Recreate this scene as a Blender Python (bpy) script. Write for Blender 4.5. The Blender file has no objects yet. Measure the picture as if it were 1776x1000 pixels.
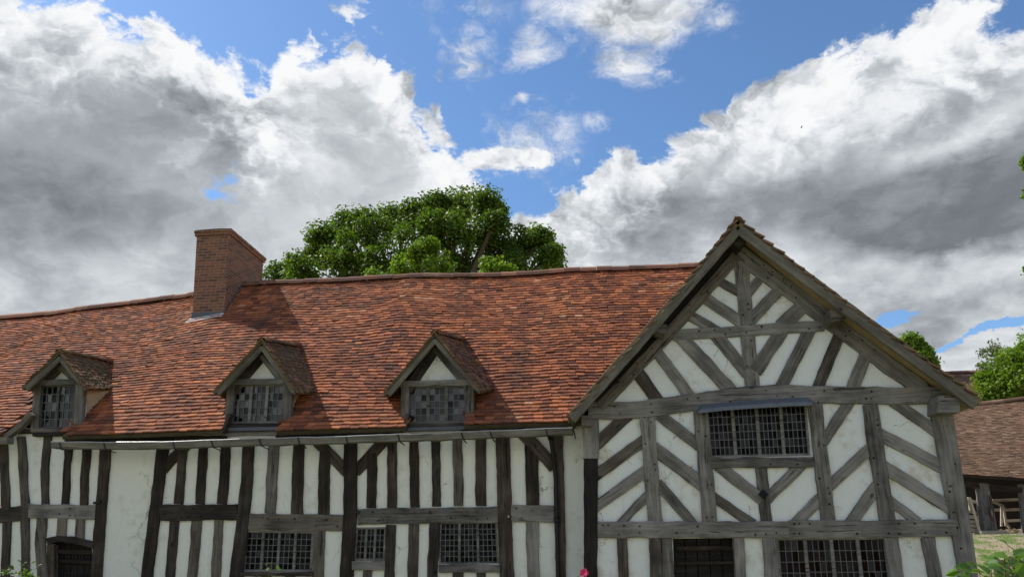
import bpy, bmesh, math, random
from mathutils import Vector, Matrix, noise
from mathutils.geometry import tessellate_polygon
R = math.radians
random.seed(7)
scene = bpy.context.scene
# ------------------------------------------------------------------ camera
CAM = Vector((0, -12, 1.6)); PITCH = 20.0; YAW = 7.0; FPX = 1231.0
cd = bpy.data.cameras.new('camera'); co = bpy.data.objects.new('camera', cd)
scene.collection.objects.link(co); scene.camera = co
co.location = CAM; co.rotation_euler = (R(90 + PITCH), 0, R(YAW))
cd.sensor_width = 36; cd.lens = 36 * FPX / 1776; cd.clip_end = 3000; cd.clip_start = 0.05
CM = co.rotation_euler.to_matrix()
def ray(px, py): return (CM @ Vector(((px - 888) / FPX, (500 - py) / FPX, -1))).normalized()
def at(px, py, Y=0.0):
    d = ray(px, py); return CAM + d * ((Y - CAM.y) / d.y)
def atx(px, py, X):
    d = ray(px, py); return CAM + d * ((X - CAM.x) / d.x)
def azel(px, py):
    d = ray(px, py); return math.atan2(d.x, d.y), math.asin(d.z)
# ------------------------------------------------------------------ light
SUN_AZ, SUN_EL = -77.0, 50.0            # degrees right of +Y, elevation
SUN_DIR = Vector((math.sin(R(SUN_AZ)) * math.cos(R(SUN_EL)), math.cos(R(SUN_AZ)) * math.cos(R(SUN_EL)), math.sin(R(SUN_EL))))
ld = bpy.data.lights.new('sun', 'SUN'); ld.energy = 4.2; ld.angle = R(0.53); ld.color = (1.0, 0.94, 0.85)
lo = bpy.data.objects.new('sun', ld); scene.collection.objects.link(lo)
lo.rotation_euler = SUN_DIR.to_track_quat('Z', 'Y').to_euler()
scene.view_settings.view_transform = 'Standard'; scene.view_settings.look = 'None'
scene.view_settings.exposure = 0.14; scene.view_settings.gamma = 1.0

class NT:
    """small helper for building node trees"""
    def __init__(s, tree): s.t = tree; s.n = tree.nodes; s.l = tree.links
    def new(s, typ, **kw):
        n = s.n.new(typ)
        for k, v in kw.items(): setattr(n, k, v)
        return n
    def put(s, sock, v):
        if isinstance(v, bpy.types.NodeSocket): s.l.new(v, sock)
        elif v is not None:
            try: sock.default_value = v
            except Exception: sock.default_value = (*v, 1.0)
    def m(s, op, a, b=None, c=None, clamp=False):
        n = s.new('ShaderNodeMath', operation=op, use_clamp=clamp)
        s.put(n.inputs[0], a)
        if b is not None: s.put(n.inputs[1], b)
        if c is not None: s.put(n.inputs[2], c)
        return n.outputs[0]
    def v(s, op, a, b=None, out=0):
        n = s.new('ShaderNodeVectorMath', operation=op)
        s.put(n.inputs[0], a)
        if b is not None:
            if op == 'SCALE': s.put(n.inputs['Scale'], b)
            else: s.put(n.inputs[1], b)
        return n.outputs[out]
    def xyz(s, x, y, z):
        n = s.new('ShaderNodeCombineXYZ')
        for i, q in enumerate((x, y, z)): s.put(n.inputs[i], q)
        return n.outputs[0]
    def sep(s, v):
        n = s.new('ShaderNodeSeparateXYZ'); s.put(n.inputs[0], v); return n.outputs
    def noise(s, vec, scale, detail=4, rough=0.5, col=False, lac=2.0, dist=0.0):
        n = s.new('ShaderNodeTexNoise')
        s.put(n.inputs['Vector'], vec); s.put(n.inputs['Scale'], scale); s.put(n.inputs['Detail'], detail)
        s.put(n.inputs['Roughness'], rough); s.put(n.inputs['Lacunarity'], lac); s.put(n.inputs['Distortion'], dist)
        return n.outputs['Color' if col else 'Fac']
    def puff(s, vec, scale, detail=3, rough=.5):
        n = s.new('ShaderNodeTexVoronoi', feature='F1', normalize=False); s.put(n.inputs['Vector'], vec); s.put(n.inputs['Scale'], scale)
        n.inputs['Detail'].default_value = detail; n.inputs['Roughness'].default_value = rough
        return s.m('SUBTRACT', 1.0, n.outputs['Distance'])
    def vor(s, vec, scale, out='Distance', rnd=1.0):
        n = s.new('ShaderNodeTexVoronoi'); s.put(n.inputs['Vector'], vec); s.put(n.inputs['Scale'], scale); s.put(n.inputs['Randomness'], rnd)
        return n.outputs[out]
    def ramp(s, fac, stops, interp='LINEAR'):
        n = s.new('ShaderNodeValToRGB'); n.color_ramp.interpolation = interp
        e = n.color_ramp.elements
        while len(e) < len(stops): e.new(0.5)
        for i, (p, c) in enumerate(stops):
            e[i].position = p; e[i].color = (c, c, c, 1) if isinstance(c, (int, float)) else (*c, 1)
        s.put(n.inputs[0], fac); return n.outputs[0]
    def sm(s, x, a, b, o0=0.0, o1=1.0):
        n = s.new('ShaderNodeMapRange', interpolation_type='SMOOTHSTEP')
        for i, q in enumerate((x, a, b, o0, o1)): s.put(n.inputs[i], q)
        return n.outputs[0]
    def mix(s, f, a, b, mode='MIX'):
        n = s.new('ShaderNodeMix', data_type='RGBA', blend_type=mode)
        s.put(n.inputs[0], f); s.put(n.inputs[6], a if not isinstance(a, tuple) else (*a, 1)); s.put(n.inputs[7], b if not isinstance(b, tuple) else (*b, 1))
        return n.outputs[2]

# ------------------------------------------------------------------ world: blue sky with broken cumulus, laid out by compass direction
def build_world():
    w = bpy.data.worlds.new('World'); scene.world = w; w.use_nodes = True
    k = NT(w.node_tree); k.n.clear()
    out = k.new('ShaderNodeOutputWorld')
    sky = k.new('ShaderNodeTexSky', sky_type='NISHITA', sun_disc=False)
    sky.sun_elevation = R(SUN_EL); sky.sun_rotation = R(SUN_AZ)
    sky.air_density = 1.0; sky.dust_density = 0.4; sky.ozone_density = 3.5
    tc = k.new('ShaderNodeTexCoord')
    d = k.v('NORMALIZE', tc.outputs['Generated'])
    x, y, z = k.sep(d)
    az0 = k.m('ARCTAN2', x, y); el0 = k.m('ARCSINE', z)
    # cloud-layer coordinates: foreshortened towards the horizon
    den = k.m('ADD', k.m('MAXIMUM', z, 0.0), 0.45)
    q = k.v('DIVIDE', d, k.xyz(den, den, den))
    warp = k.v('SUBTRACT', k.noise(q, 2.6, 7, 0.58, col=True), (0.5, 0.5, 0.5))
    wx, wy, wz = k.sep(warp)
    az = k.m('ADD', az0, k.m('MULTIPLY', wx, 0.13)); el = k.m('ADD', el0, k.m('MULTIPLY', wy, 0.12))
    wq = k.v('ADD', q, k.v('SCALE', warp, 0.35))
    f1 = k.noise(wq, 7.0, 9, 0.60)
    sd_ = Vector((SUN_DIR.x, SUN_DIR.y * 0.3, SUN_DIR.z)).normalized() * 0.035
    pf1 = k.puff(wq, 9.0, 4, .55); pf2 = k.puff(k.v('ADD', wq, tuple(sd_ * .9)), 9.0, 4, .55)
    big1 = k.noise(wq, 2.6, 3, 0.5)
    big2 = k.noise(k.v('ADD', wq, tuple(sd_ * 2.6)), 2.6, 3, 0.5)
    # upper edge of the cloud banks as a function of azimuth (pixel positions turned into directions)
    edge = [(-500, -160), (150, -60), (320, -8), (390, 40), (440, 96), (470, 104), (500, 45), (600, 25), (690, 60), (735, 160), (775, 185), (800, 248),
            (850, 275), (880, 318), (915, 335), (960, 318), (1040, 262), (1120, 218), (1200, 168), (1300, 135), (1400, 92), (1480, 40), (1560, -25), (1700, -60), (2200, -200)]
    fc = k.new('ShaderNodeFloatCurve'); cv = fc.mapping.curves[0]
    pts = sorted(azel(px, py) for px, py in edge)
    A0, A1, E0, E1 = -1.3, 1.3, -0.2, 1.4
    fc.mapping.use_clip = True
    norm = [((a - A0) / (A1 - A0), (e - E0) / (E1 - E0)) for a, e in pts]
    norm = [(0.0, norm[0][1])] + norm + [(1.0, norm[-1][1])]
    while len(cv.points) < len(norm): cv.points.new(0.5, 0.5)
    for i, (a, e) in enumerate(norm): cv.points[i].location = (a, e); cv.points[i].handle_type = 'VECTOR'
    fc.mapping.update()
    k.put(fc.inputs['Value'], k.m('DIVIDE', k.m('SUBTRACT', az, A0), A1 - A0))
    B = k.m('ADD', k.m('MULTIPLY', fc.outputs[0], E1 - E0), E0)
    sd = k.m('SUBTRACT', B, el)
    def blob(px, py, rx, ry, rot=0.0, a=None, e=None):
        a0, e0 = azel(px, py)
        da = k.m('SUBTRACT', az if a is None else a, a0); de = k.m('SUBTRACT', el if e is None else e, e0)
        c, s_ = math.cos(rot), math.sin(rot); rx /= FPX; ry /= FPX
        u = k.m('ADD', k.m('MULTIPLY', da, c / rx), k.m('MULTIPLY', de, s_ / rx))
        v = k.m('ADD', k.m('MULTIPLY', da, -s_ / ry), k.m('MULTIPLY', de, c / ry))
        r = k.m('SQRT', k.m('ADD', k.m('MULTIPLY', u, u), k.m('MULTIPLY', v, v)))
        return k.m('SUBTRACT', 1.0, r)               # 1 in the middle, 0 on the rim
    fn = k.m('SUBTRACT', f1, 0.5)
    fh = k.m('SUBTRACT', k.noise(wq, 24.0, 6, 0.65), 0.5)
    dens = k.m('ADD', k.m('ADD', sd, k.m('MULTIPLY', fn, 0.15)), k.m('MULTIPLY', fh, 0.05))
    dens = k.m('ADD', dens, k.m('SUBTRACT', k.m('MULTIPLY', pf1, 0.075), 0.012))
    # tongue reaching right over the blue
    for (px, py, rx, ry, rot, amp) in [(868, 276, 105, 20, 0.05, .05)]:
        dens = k.m('MAXIMUM', dens, k.m('ADD', k.m('MULTIPLY', blob(px, py, rx, ry, rot), amp), k.m('ADD', k.m('MULTIPLY', fn, 0.20), k.m('MULTIPLY', fh, .06))))
    dens0 = dens
    # holes
    for (px, py, rx, ry, rot) in [(386, 292, 30, 22, 0.2), (374, 324, 30, 10, .1), (1730, 574, 70, 4, 0.12), (1562, 553, 20, 6, 0.0), (1740, 25, 40, 34, .6)]:
        h = k.m('ADD', k.m('MULTIPLY', blob(px, py, rx, ry, rot), 0.05 if px > 1000 else 0.02), k.m('ADD', k.m('MULTIPLY', fn, 0.20), k.m('MULTIPLY', fh, .08)))
        dens = k.m('MINIMUM', dens, k.m('MULTIPLY', h, -1.0))
    a_main = k.sm(dens, -0.008, 0.016)
    # torn scraps in the blue
    scr = None
    for (px, py, rx, ry, rot, amp) in [(1100, 22, 190, 58, -0.05, 1.0), (1085, 105, 110, 42, -0.25, .78), (820, 95, 70, 55, .3, .62), (935, 95, 75, 40, .5, .6),
                                       (925, 155, 20, 14, 0, .6), (1055, 190, 40, 22, 0, .42), (930, 225, 120, 90, 0.6, .34), (1240, 30, 60, 40, 0, .6), (800, 20, 130, 60, 0, .22)]:
        b = k.m('MULTIPLY', k.m('MAXIMUM', blob(px, py, rx * 1.25, ry * 1.35, rot), 0.0), amp)
        scr = b if scr is None else k.m('MAXIMUM', scr, b)
    fs = k.m('SUBTRACT', k.noise(k.v('MULTIPLY', wq, (1.0, 1.0, 1.6)), 15.0, 9, 0.68), 0.5)
    ms = k.m('ADD', scr, k.m('ADD', k.m('MULTIPLY', fn, 1.5), k.m('MULTIPLY', fs, 1.5)))
    a_scr = k.m('MULTIPLY', k.sm(ms, 0.10, 0.85), k.sm(scr, 0.0, 0.2))
    alpha = k.m('MAXIMUM', a_main, a_scr)
    # grey undersides: where the banks are thick
    dk = None
    for (px, py, rx, ry, rot, amp) in [(190, 190, 330, 190, -0.2, .85), (60, 370, 270, 95, 0, .75), (330, 130, 200, 90, -.5, .7), (640, 250, 120, 60, -.5, .22),
                                       (1480, 390, 420, 75, 0.05, 1.2), (1700, 340, 260, 90, .3, .8), (1150, 400, 260, 80, .1, .8), (1560, 240, 260, 50, .35, .55), (1650, 150, 240, 45, .4, .45), (1250, 270, 200, 50, .4, .3),
                                       (1640, 560, 200, 32, 0, .5), (1600, 440, 240, 50, .1, .8)]:
        b = k.m('MULTIPLY', k.sm(blob(px, py, rx * 1.25, ry * 1.25, rot, k.m('ADD', az0, k.m('MULTIPLY', wx, 0.35)), k.m('ADD', el0, k.m('MULTIPLY', wy, 0.3))), 0.0, 0.95), amp)
        dk = b if dk is None else k.m('ADD', dk, b)
    thick = k.sm(dens0, 0.0, 0.12)
    rim = k.sm(dens0, 0.0, 0.16, 1.0, 0.16)
    relief = k.m('ADD', k.m('MULTIPLY', k.m('MULTIPLY', k.m('SUBTRACT', pf2, pf1), rim), .95), k.m('MULTIPLY', k.m('SUBTRACT', big2, big1), .8))
    lum = k.m('SUBTRACT', 0.97, k.m('MULTIPLY', k.m('MULTIPLY', k.m('MULTIPLY', k.m('MINIMUM', dk, 1.1), k.m('ADD', .6, k.m('MULTIPLY', k.noise(wq, 3.2, 4, .5), .8))), thick), 0.42))
    lum = k.m('SUBTRACT', lum, k.sm(dens0, .02, .20, 0.0, .17))
    lum = k.m('ADD', lum, relief)
    lum = k.m('ADD', lum, k.m('MULTIPLY', k.m('MULTIPLY', fn, k.sm(dens0, .0, .08)), .16))
    ccol = k.ramp(k.m('MULTIPLY', lum, .84), [(0.0, (.115, .13, .145)), (0.25, (.20, .222, .243)), (0.46, (.39, .42, .45)), (0.66, (.64, .675, .71)), (0.82, (.87, .89, .92)), (1.0, (.985, .99, 1.0))])
    bg1 = k.new('ShaderNodeBackground'); bg1.inputs[1].default_value = 0.102
    k.put(bg1.inputs[0], k.mix(1.0, sky.outputs[0], (1.2, 1.42, 1.55), 'MULTIPLY'))
    bg2 = k.new('ShaderNodeBackground'); bg2.inputs[1].default_value = 0.88; k.put(bg2.inputs[0], ccol)
    mx = k.new('ShaderNodeMixShader'); k.put(mx.inputs[0], alpha); k.l.new(bg1.outputs[0], mx.inputs[1]); k.l.new(bg2.outputs[0], mx.inputs[2])
    k.l.new(mx.outputs[0], out.inputs[0])
    w.cycles.sampling_method = 'MANUAL'; w.cycles.sample_map_resolution = 512
build_world()

# ------------------------------------------------------------------ materials
def mat(name):
    m = bpy.data.materials.new(name); m.use_nodes = True
    k = NT(m.node_tree); p = k.n['Principled BSDF']
    return m, k, p
def bump(k, p, h, strength=0.5, dist=0.01):
    b = k.new('ShaderNodeBump'); b.inputs['Strength'].default_value = strength; b.inputs['Distance'].default_value = dist
    k.put(b.inputs['Height'], h); k.l.new(b.outputs[0], p.inputs['Normal'])
def wood(name, c_dark, c_mid, c_light, var=0.5, rough=0.85):
    """weathered oak, grain along each timber's own x axis"""
    m, k, p = mat(name)
    tc = k.new('ShaderNodeTexCoord'); oi = k.new('ShaderNodeObjectInfo')
    rnd = oi.outputs['Random']
    v = k.v('ADD', tc.outputs['Object'], k.xyz(k.m('MULTIPLY', rnd, 91.0), k.m('MULTIPLY', rnd, 37.0), k.m('MULTIPLY', rnd, 53.0)))
    vw = k.v('ADD', v, k.v('SCALE', k.v('SUBTRACT', k.noise(v, 1.7, 3, .5, col=True), (.5, .5, .5)), 0.09))
    g1 = k.noise(k.v('MULTIPLY', vw, (1.6, 34, 34)), 1.0, 6, 0.62)
    g2 = k.noise(k.v('MULTIPLY', vw, (0.9, 12, 12)), 1.0, 4, 0.55)
    blot = k.noise(v, 2.2, 4, 0.6)
    t = k.m('ADD', k.m('MULTIPLY', g1, 0.50), k.m('MULTIPLY', g2, 0.42))
    t = k.m('ADD', t, k.m('MULTIPLY', blot, 0.5))
    t = k.m('ADD', k.m('SUBTRACT', t, .135), k.m('MULTIPLY', k.m('SUBTRACT', rnd, 0.5), var * 0.35))
    col = k.ramp(t, [(0.36, c_dark), (0.56, c_mid), (0.78, c_light)])
    crack = k.sm(k.noise(k.v('MULTIPLY', vw, (0.8, 20, 20)), 1.3, 2, 0.5), 0.655, 0.70)
    knot = k.sm(k.vor(k.v('MULTIPLY', v, (1.0, 1.8, 1.8)), 1.5), 0.10, 0.03)
    dk = k.m('MAXIMUM', k.m('MULTIPLY', crack, 0.75), k.m('MULTIPLY', knot, 0.8))
    col = k.mix(dk, col, (c_dark[0] * .3, c_dark[1] * .3, c_dark[2] * .3))
    k.put(p.inputs['Base Color'], col); p.inputs['Roughness'].default_value = rough
    p.inputs['Specular IOR Level'].default_value = 0.25
    bump(k, p, k.m('SUBTRACT', k.m('ADD', g1, k.m('MULTIPLY', g2, .8)), k.m('MULTIPLY', dk, 1.2)), 0.75, 0.012)
    return m
W_GREY = wood('weathered_grey_oak', (.045, .041, .036), (.135, .128, .116), (.28, .268, .245), .55)
W_DARK = wood('dark_oak', (.013, .010, .008), (.036, .027, .021), (.10, .082, .067), .7)
W_MID = wood('brown_grey_oak', (.022, .018, .015), (.068, .057, .047), (.17, .15, .125), .9)
W_BLACK = wood('black_oak', (.006, .0055, .005), (.014, .012, .011), (.035, .03, .027), .3)
W_BARGE = wood('lichened_oak', (.06, .055, .042), (.125, .115, .09), (.22, .205, .165), .3)
W_PALE = wood('pale_timber', (.22, .18, .13), (.42, .36, .27), (.58, .52, .41), .4)

def plaster(name, base, stain, dirt=0.5, seed=0.0):
    m, k, p = mat(name)
    tc = k.new('ShaderNodeTexCoord'); v = k.v('ADD', tc.outputs['Object'], (seed, seed, seed))
    n1 = k.noise(v, 1.1, 5, 0.6); n2 = k.noise(v, 6.5, 5, 0.6); n3 = k.noise(v, 38, 4, 0.65)
    st = k.sm(k.m('ADD', k.m('MULTIPLY', n1, .6), k.m('MULTIPLY', n2, .5)), 0.55, 0.76)
    col = k.mix(k.m('MULTIPLY', st, dirt), base, stain)
    streak = k.sm(k.noise(k.v('MULTIPLY', v, (9, 9, .8)), 1.0, 4, .6), .58, .8)
    col = k.mix(k.m('MULTIPLY', streak, .22 * dirt), col, (stain[0] * .6, stain[1] * .62, stain[2] * .55))
    vw = k.v('ADD', v, k.v('SCALE', k.v('SUBTRACT', k.noise(v, 3, 4, .6, col=True), (.5, .5, .5)), .5))
    n = k.new('ShaderNodeTexVoronoi', feature='DISTANCE_TO_EDGE'); k.put(n.inputs['Vector'], vw); k.put(n.inputs['Scale'], 1.1)
    cr = k.m('MULTIPLY', k.sm(n.outputs['Distance'], 0.006, 0.0), k.sm(k.noise(v, 1.6, 2, .5), .55, .62))
    col = k.mix(k.m('MULTIPLY', cr, .65), col, (.12, .11, .10))
    pit = k.sm(k.noise(v, 16, 3, .7), .70, .76)
    col = k.mix(k.m('MULTIPLY', pit, .30), col, (stain[0] * .5, stain[1] * .5, stain[2] * .48))
    k.put(p.inputs['Base Color'], col); p.inputs['Roughness'].default_value = 0.92; p.inputs['Specular IOR Level'].default_value = .15
    h = k.m('ADD', k.m('MULTIPLY', n1, 3.0), k.m('ADD', k.m('MULTIPLY', n2, 1.3), k.m('MULTIPLY', n3, 0.35)))
    bump(k, p, k.m('SUBTRACT', h, k.m('ADD', cr, k.m('MULTIPLY', pit, .5))), 0.65, 0.02)
    return m
PLASTER = plaster('limewash', (.74, .76, .70), (.52, .52, .41), .7)
PLASTER_G = plaster('limewash_gable', (.72, .75, .72), (.50, .44, .33), .85, 11.0)
PLASTER_Y = plaster('ochre_render', (.50, .40, .26), (.33, .25, .16), .8, 5.0)

def tiles_mat(name, stops, moss=0.2, moss_col=(.10, .095, .04), patch=.5, pscale=.55):
    m, k, p = mat(name)
    g = k.new('ShaderNodeNewGeometry'); rnd = g.outputs['Random Per Island']; pos = g.outputs['Position']
    n0 = k.noise(pos, pscale, 4, 0.6); n1 = k.noise(pos, 4.0, 4, 0.6); n2 = k.noise(pos, 30, 4, 0.65)
    t = k.m('ADD', k.m('ADD', .11, k.m('MULTIPLY', rnd, .80)), k.m('MULTIPLY', k.m('SUBTRACT', n0, 0.5), patch * 1.3))
    t = k.m('ADD', t, k.m('MULTIPLY', k.m('SUBTRACT', n2, .5), .22))
    col = k.ramp(t, stops)
    r2 = k.m('FRACT', k.m('MULTIPLY', rnd, 57.3))
    col = k.mix(1.0, col, k.ramp(r2, [(0, .80), (1, 1.18)]), 'MULTIPLY')
    sv = k.v('ADD', k.v('MULTIPLY', pos, (1.1, .16, .16)), (0, 0, k.t.name.__len__() * .37))
    stn = k.sm(k.noise(sv, 1.6, 5, .62), .54, .72)
    col = k.mix(k.m('MULTIPLY', stn, .62), col, (.075, .048, .036))
    spots = k.m('MULTIPLY', k.sm(k.noise(pos, 22, 3, .6), .60, .68), k.sm(n1, .45, .6))
    col = k.mix(k.m('MULTIPLY', spots, .55), col, (.07, .065, .045))
    lich = k.sm(k.noise(k.v('ADD', pos, (7, 3, 1)), 34, 2, .5), .70, .76)
    col = k.mix(k.m('MULTIPLY', lich, .5), col, (.42, .40, .33))
    mo = k.sm(k.m('ADD', k.m('MULTIPLY', n1, .55), k.m('MULTIPLY', n0, .55)), .72 - moss * .5, .86 - moss * .5)
    col = k.mix(k.m('MULTIPLY', mo, k.ramp(n2, [(.3, .25), (.65, .95)])), col, moss_col)
    k.put(p.inputs['Base Color'], col); p.inputs['Roughness'].default_value = .85; p.inputs['Specular IOR Level'].default_value = .25
    bump(k, p, k.m('ADD', n2, k.m('MULTIPLY', mo, .6)), .6, .008)
    return m
TILE = tiles_mat('clay_tiles', [(0.0, (.085, .045, .034)), (.12, (.15, .060, .036)), (.35, (.235, .086, .047)), (.6, (.32, .115, .059)), (.92, (.47, .165, .066)), (1.0, (.52, .28, .16))], .16, (.075, .055, .032), .6)
TILE_D = tiles_mat('mossy_dormer_tiles', [(0.0, (.075, .045, .03)), (.4, (.17, .08, .045)), (.8, (.27, .12, .06)), (1.0, (.33, .22, .14))], .46, (.12, .10, .04), .4)
TILE_W = tiles_mat('lichened_wing_tiles', [(0.0, (.09, .06, .045)), (.4, (.19, .105, .07)), (.8, (.27, .16, .10)), (1.0, (.35, .27, .19))], .48, (.17, .145, .075), .4)
TILE_S = tiles_mat('brown_shed_tiles', [(0.0, (.12, .075, .048)), (.4, (.185, .108, .065)), (.8, (.235, .14, .085)), (1.0, (.29, .19, .125))], .16, (.09, .075, .045), .6, .35)
RIDGE = tiles_mat('ridge_tiles', [(0.0, (.12, .07, .05)), (.4, (.21, .10, .068)), (.8, (.30, .135, .08)), (1.0, (.35, .22, .15))], .26, (.13, .10, .055), .3)

def flat(name, col, rough=.6, metal=0.0, nv=.25, scale=9, bs=.3, spec=.4):
    m, k, p = mat(name)
    tc = k.new('ShaderNodeTexCoord'); n = k.noise(tc.outputs['Object'], scale, 5, .62)
    k.put(p.inputs['Base Color'], k.mix(n, tuple(c * (1 - nv) for c in col), tuple(min(1, c * (1 + nv)) for c in col)))
    p.inputs['Roughness'].default_value = rough; p.inputs['Metallic'].default_value = metal; p.inputs['Specular IOR Level'].default_value = spec
    bump(k, p, n, bs, .006)
    return m
LEAD = flat('lead', (.135, .15, .17), .55, .25, .4, 14)
LEAD_D = flat('old_lead', (.10, .112, .125), .6, .2, .5, 12)
CAME = flat('lead_came', (.115, .12, .125), .55, .2, .3, 30)
IRON = flat('black_iron', (.012, .012, .012), .45, .3, .3, 20)
GUTTERLIP = flat('lead_lined_lip', (.36, .37, .38), .4, .3, .4, 11)
MORTAR = flat('white_mortar', (.48, .47, .44), .9, 0, .2, 20)
CURTAIN = flat('curtain', (.16, .10, .055), .9, 0, .5, 4, .1)
REDCLOTH = flat('red_cloth', (.32, .045, .04), .9, 0, .6, 2.5, .1)
SOFFIT = flat('underroof_boards', (.10, .085, .05), .9, 0, .6, 5)
SOFFIT_Y = flat('yellow_torching', (.30, .235, .11), .9, 0, .5, 7)
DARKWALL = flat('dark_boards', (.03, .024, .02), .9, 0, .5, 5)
STONE = flat('stone', (.26, .24, .20), .9, 0, .4, 10)

def glass_mat(name, refl=.5, tint=(.30, .33, .33)):
    m = bpy.data.materials.new(name); m.use_nodes = True; k = NT(m.node_tree); k.n.clear()
    o = k.new('ShaderNodeOutputMaterial'); g = k.new('ShaderNodeNewGeometry')
    rnd = g.outputs['Random Per Island']
    tr = k.new('ShaderNodeBsdfTransparent'); tr.inputs[0].default_value = (*tint, 1)
    gl = k.new('ShaderNodeBsdfGlossy'); gl.inputs['Roughness'].default_value = .08
    df = k.new('ShaderNodeBsdfDiffuse'); df.inputs[0].default_value = (.09, .10, .10, 1)
    b = k.new('ShaderNodeBump'); b.inputs['Strength'].default_value = .5; b.inputs['Distance'].default_value = .01
    k.put(b.inputs['Height'], k.noise(g.outputs['Position'], 9, 2, .5)); k.l.new(b.outputs[0], gl.inputs['Normal'])
    fr = k.new('ShaderNodeFresnel'); fr.inputs[0].default_value = 1.5
    f = k.m('MULTIPLY', k.m('ADD', fr.outputs[0], .02), k.m('ADD', k.m('MULTIPLY', rnd, refl * 2.4), refl * .6), clamp=True)
    m1 = k.new('ShaderNodeMixShader'); k.put(m1.inputs[0], k.m('MULTIPLY', k.m('POWER', rnd, 4.0), .22)); k.l.new(tr.outputs[0], m1.inputs[1]); k.l.new(df.outputs[0], m1.inputs[2])
    m2 = k.new('ShaderNodeMixShader'); k.put(m2.inputs[0], f); k.l.new(m1.outputs[0], m2.inputs[1]); k.l.new(gl.outputs[0], m2.inputs[2])
    k.l.new(m2.outputs[0], o.inputs[0]); return m
GLASS = glass_mat('old_window_glass', .12)
GLASS_D = glass_mat('dormer_window_glass', .6)

def brick_mat():
    m, k, p = mat('chimney_brick')
    tc = k.new('ShaderNodeTexCoord'); x, y, z = k.sep(tc.outputs['Object'])
    v0 = k.xyz(k.m('ADD', x, y), z, 0.0)
    v = k.v('ADD', v0, k.v('SCALE', k.v('SUBTRACT', k.noise(tc.outputs['Object'], 14, 3, .5, col=True), (.5, .5, .5)), .012))
    b = k.new('ShaderNodeTexBrick'); b.offset = .5; k.put(b.inputs['Vector'], v)
    for nme, val in (('Scale', 1.0), ('Mortar Size', .007), ('Mortar Smooth', .25), ('Bias', 0.0), ('Brick Width', .235), ('Row Height', .072)): b.inputs[nme].default_value = val
    b.inputs['Color1'].default_value = (0, 0, 0, 1); b.inputs['Color2'].default_value = (1, 1, 1, 1); b.inputs['Mortar'].default_value = (.5, .5, .5, 1)
    n = k.noise(tc.outputs['Object'], 25, 5, .6); n1 = k.noise(tc.outputs['Object'], 1.8, 4, .6)
    t = k.m('ADD', k.m('MULTIPLY', k.sep(b.outputs['Color'])[0], .62), k.m('MULTIPLY', n, .4))
    col = k.ramp(t, [(.1, (.085, .045, .034)), (.4, (.185, .075, .040)), (.7, (.27, .108, .052)), (.95, (.17, .085, .06))])
    col = k.mix(k.sm(n1, .45, .75, 0, .55), col, (.12, .075, .05))
    col = k.mix(b.outputs['Fac'], col, (.31, .245, .185))
    k.put(p.inputs['Base Color'], col); p.inputs['Roughness'].default_value = .9
    bump(k, p, k.m('ADD', k.m('MULTIPLY', b.outputs['Fac'], -1.0), k.m('MULTIPLY', n, .4)), .8, .012)
    return m
BRICK = brick_mat()

def leaf_mat(name, cols, trans=.35):
    m = bpy.data.materials.new(name); m.use_nodes = True; k = NT(m.node_tree); k.n.clear()
    o = k.new('ShaderNodeOutputMaterial'); g = k.new('ShaderNodeNewGeometry'); rnd = g.outputs['Random Per Island']
    nn = k.noise(g.outputs['Position'], .8, 3, .5)
    col = k.ramp(k.m('ADD', k.m('MULTIPLY', rnd, .7), k.m('MULTIPLY', nn, .3)), [(.1, cols[0]), (.5, cols[1]), (.9, cols[2])])
    p = k.new('ShaderNodeBsdfPrincipled'); k.put(p.inputs['Base Color'], col); p.inputs['Roughness'].default_value = .5; p.inputs['Specular IOR Level'].default_value = .35
    t = k.new('ShaderNodeBsdfTranslucent'); k.put(t.inputs[0], k.mix(1.0, col, (1.5, 1.7, .6), 'MULTIPLY'))
    mx = k.new('ShaderNodeMixShader'); mx.inputs[0].default_value = trans
    k.l.new(p.outputs[0], mx.inputs[1]); k.l.new(t.outputs[0], mx.inputs[2]); k.l.new(mx.outputs[0], o.inputs[0])
    return m
LEAF_OAK = leaf_mat('oak_leaves', ((.040, .078, .009), (.085, .145, .015), (.165, .235, .028)), .42)
LEAF_FRESH = leaf_mat('fresh_leaves', ((.075, .135, .012), (.14, .22, .018), (.22, .31, .03)), .45)  # yellower green than the oak leaves, for the lighter trees
LEAF_BIRCH = leaf_mat('birch_leaves', ((.075, .10, .04), (.12, .15, .06), (.19, .22, .10)), .3)
LEAF_SHRUB = leaf_mat('shrub_leaves', ((.04, .095, .012), (.085, .17, .022), (.17, .29, .045)), .4)
BARK = flat('bark', (.09, .07, .05), .95, 0, .5, 8, .8)
PETAL = flat('pink_petals', (.62, .035, .13), .6, 0, .3, 30)

# ------------------------------------------------------------------ object helpers
def link(name, me, m=None, parent=None, mats=None):
    o = bpy.data.objects.new(name, me); scene.collection.objects.link(o)
    for q in (mats or ([m] if m else [])): me.materials.append(q)
    if parent is not None: o.parent = parent
    return o
def from_data(name, vs, fs, m=None, parent=None, smooth=False, mats=None, midx=None):
    me = bpy.data.meshes.new(name); me.from_pydata([tuple(v) for v in vs], [], fs)
    if smooth: me.polygons.foreach_set('use_smooth', [True] * len(me.polygons))
    o = link(name, me, m, parent, mats)
    if midx: me.polygons.foreach_set('material_index', midx)
    me.validate(); me.update()
    return o
def thing(name, label, cat, loc=(0, 0, 0), group=None):
    o = bpy.data.objects.new(name, None); scene.collection.objects.link(o); o.location = loc; o.empty_display_size = .3
    o['label'] = label; o['category'] = cat
    if group: o['group'] = group
    return o
def tag(o, label, cat, group=None):
    o['label'] = label; o['category'] = cat
    if group: o['group'] = group
    return o
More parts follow.
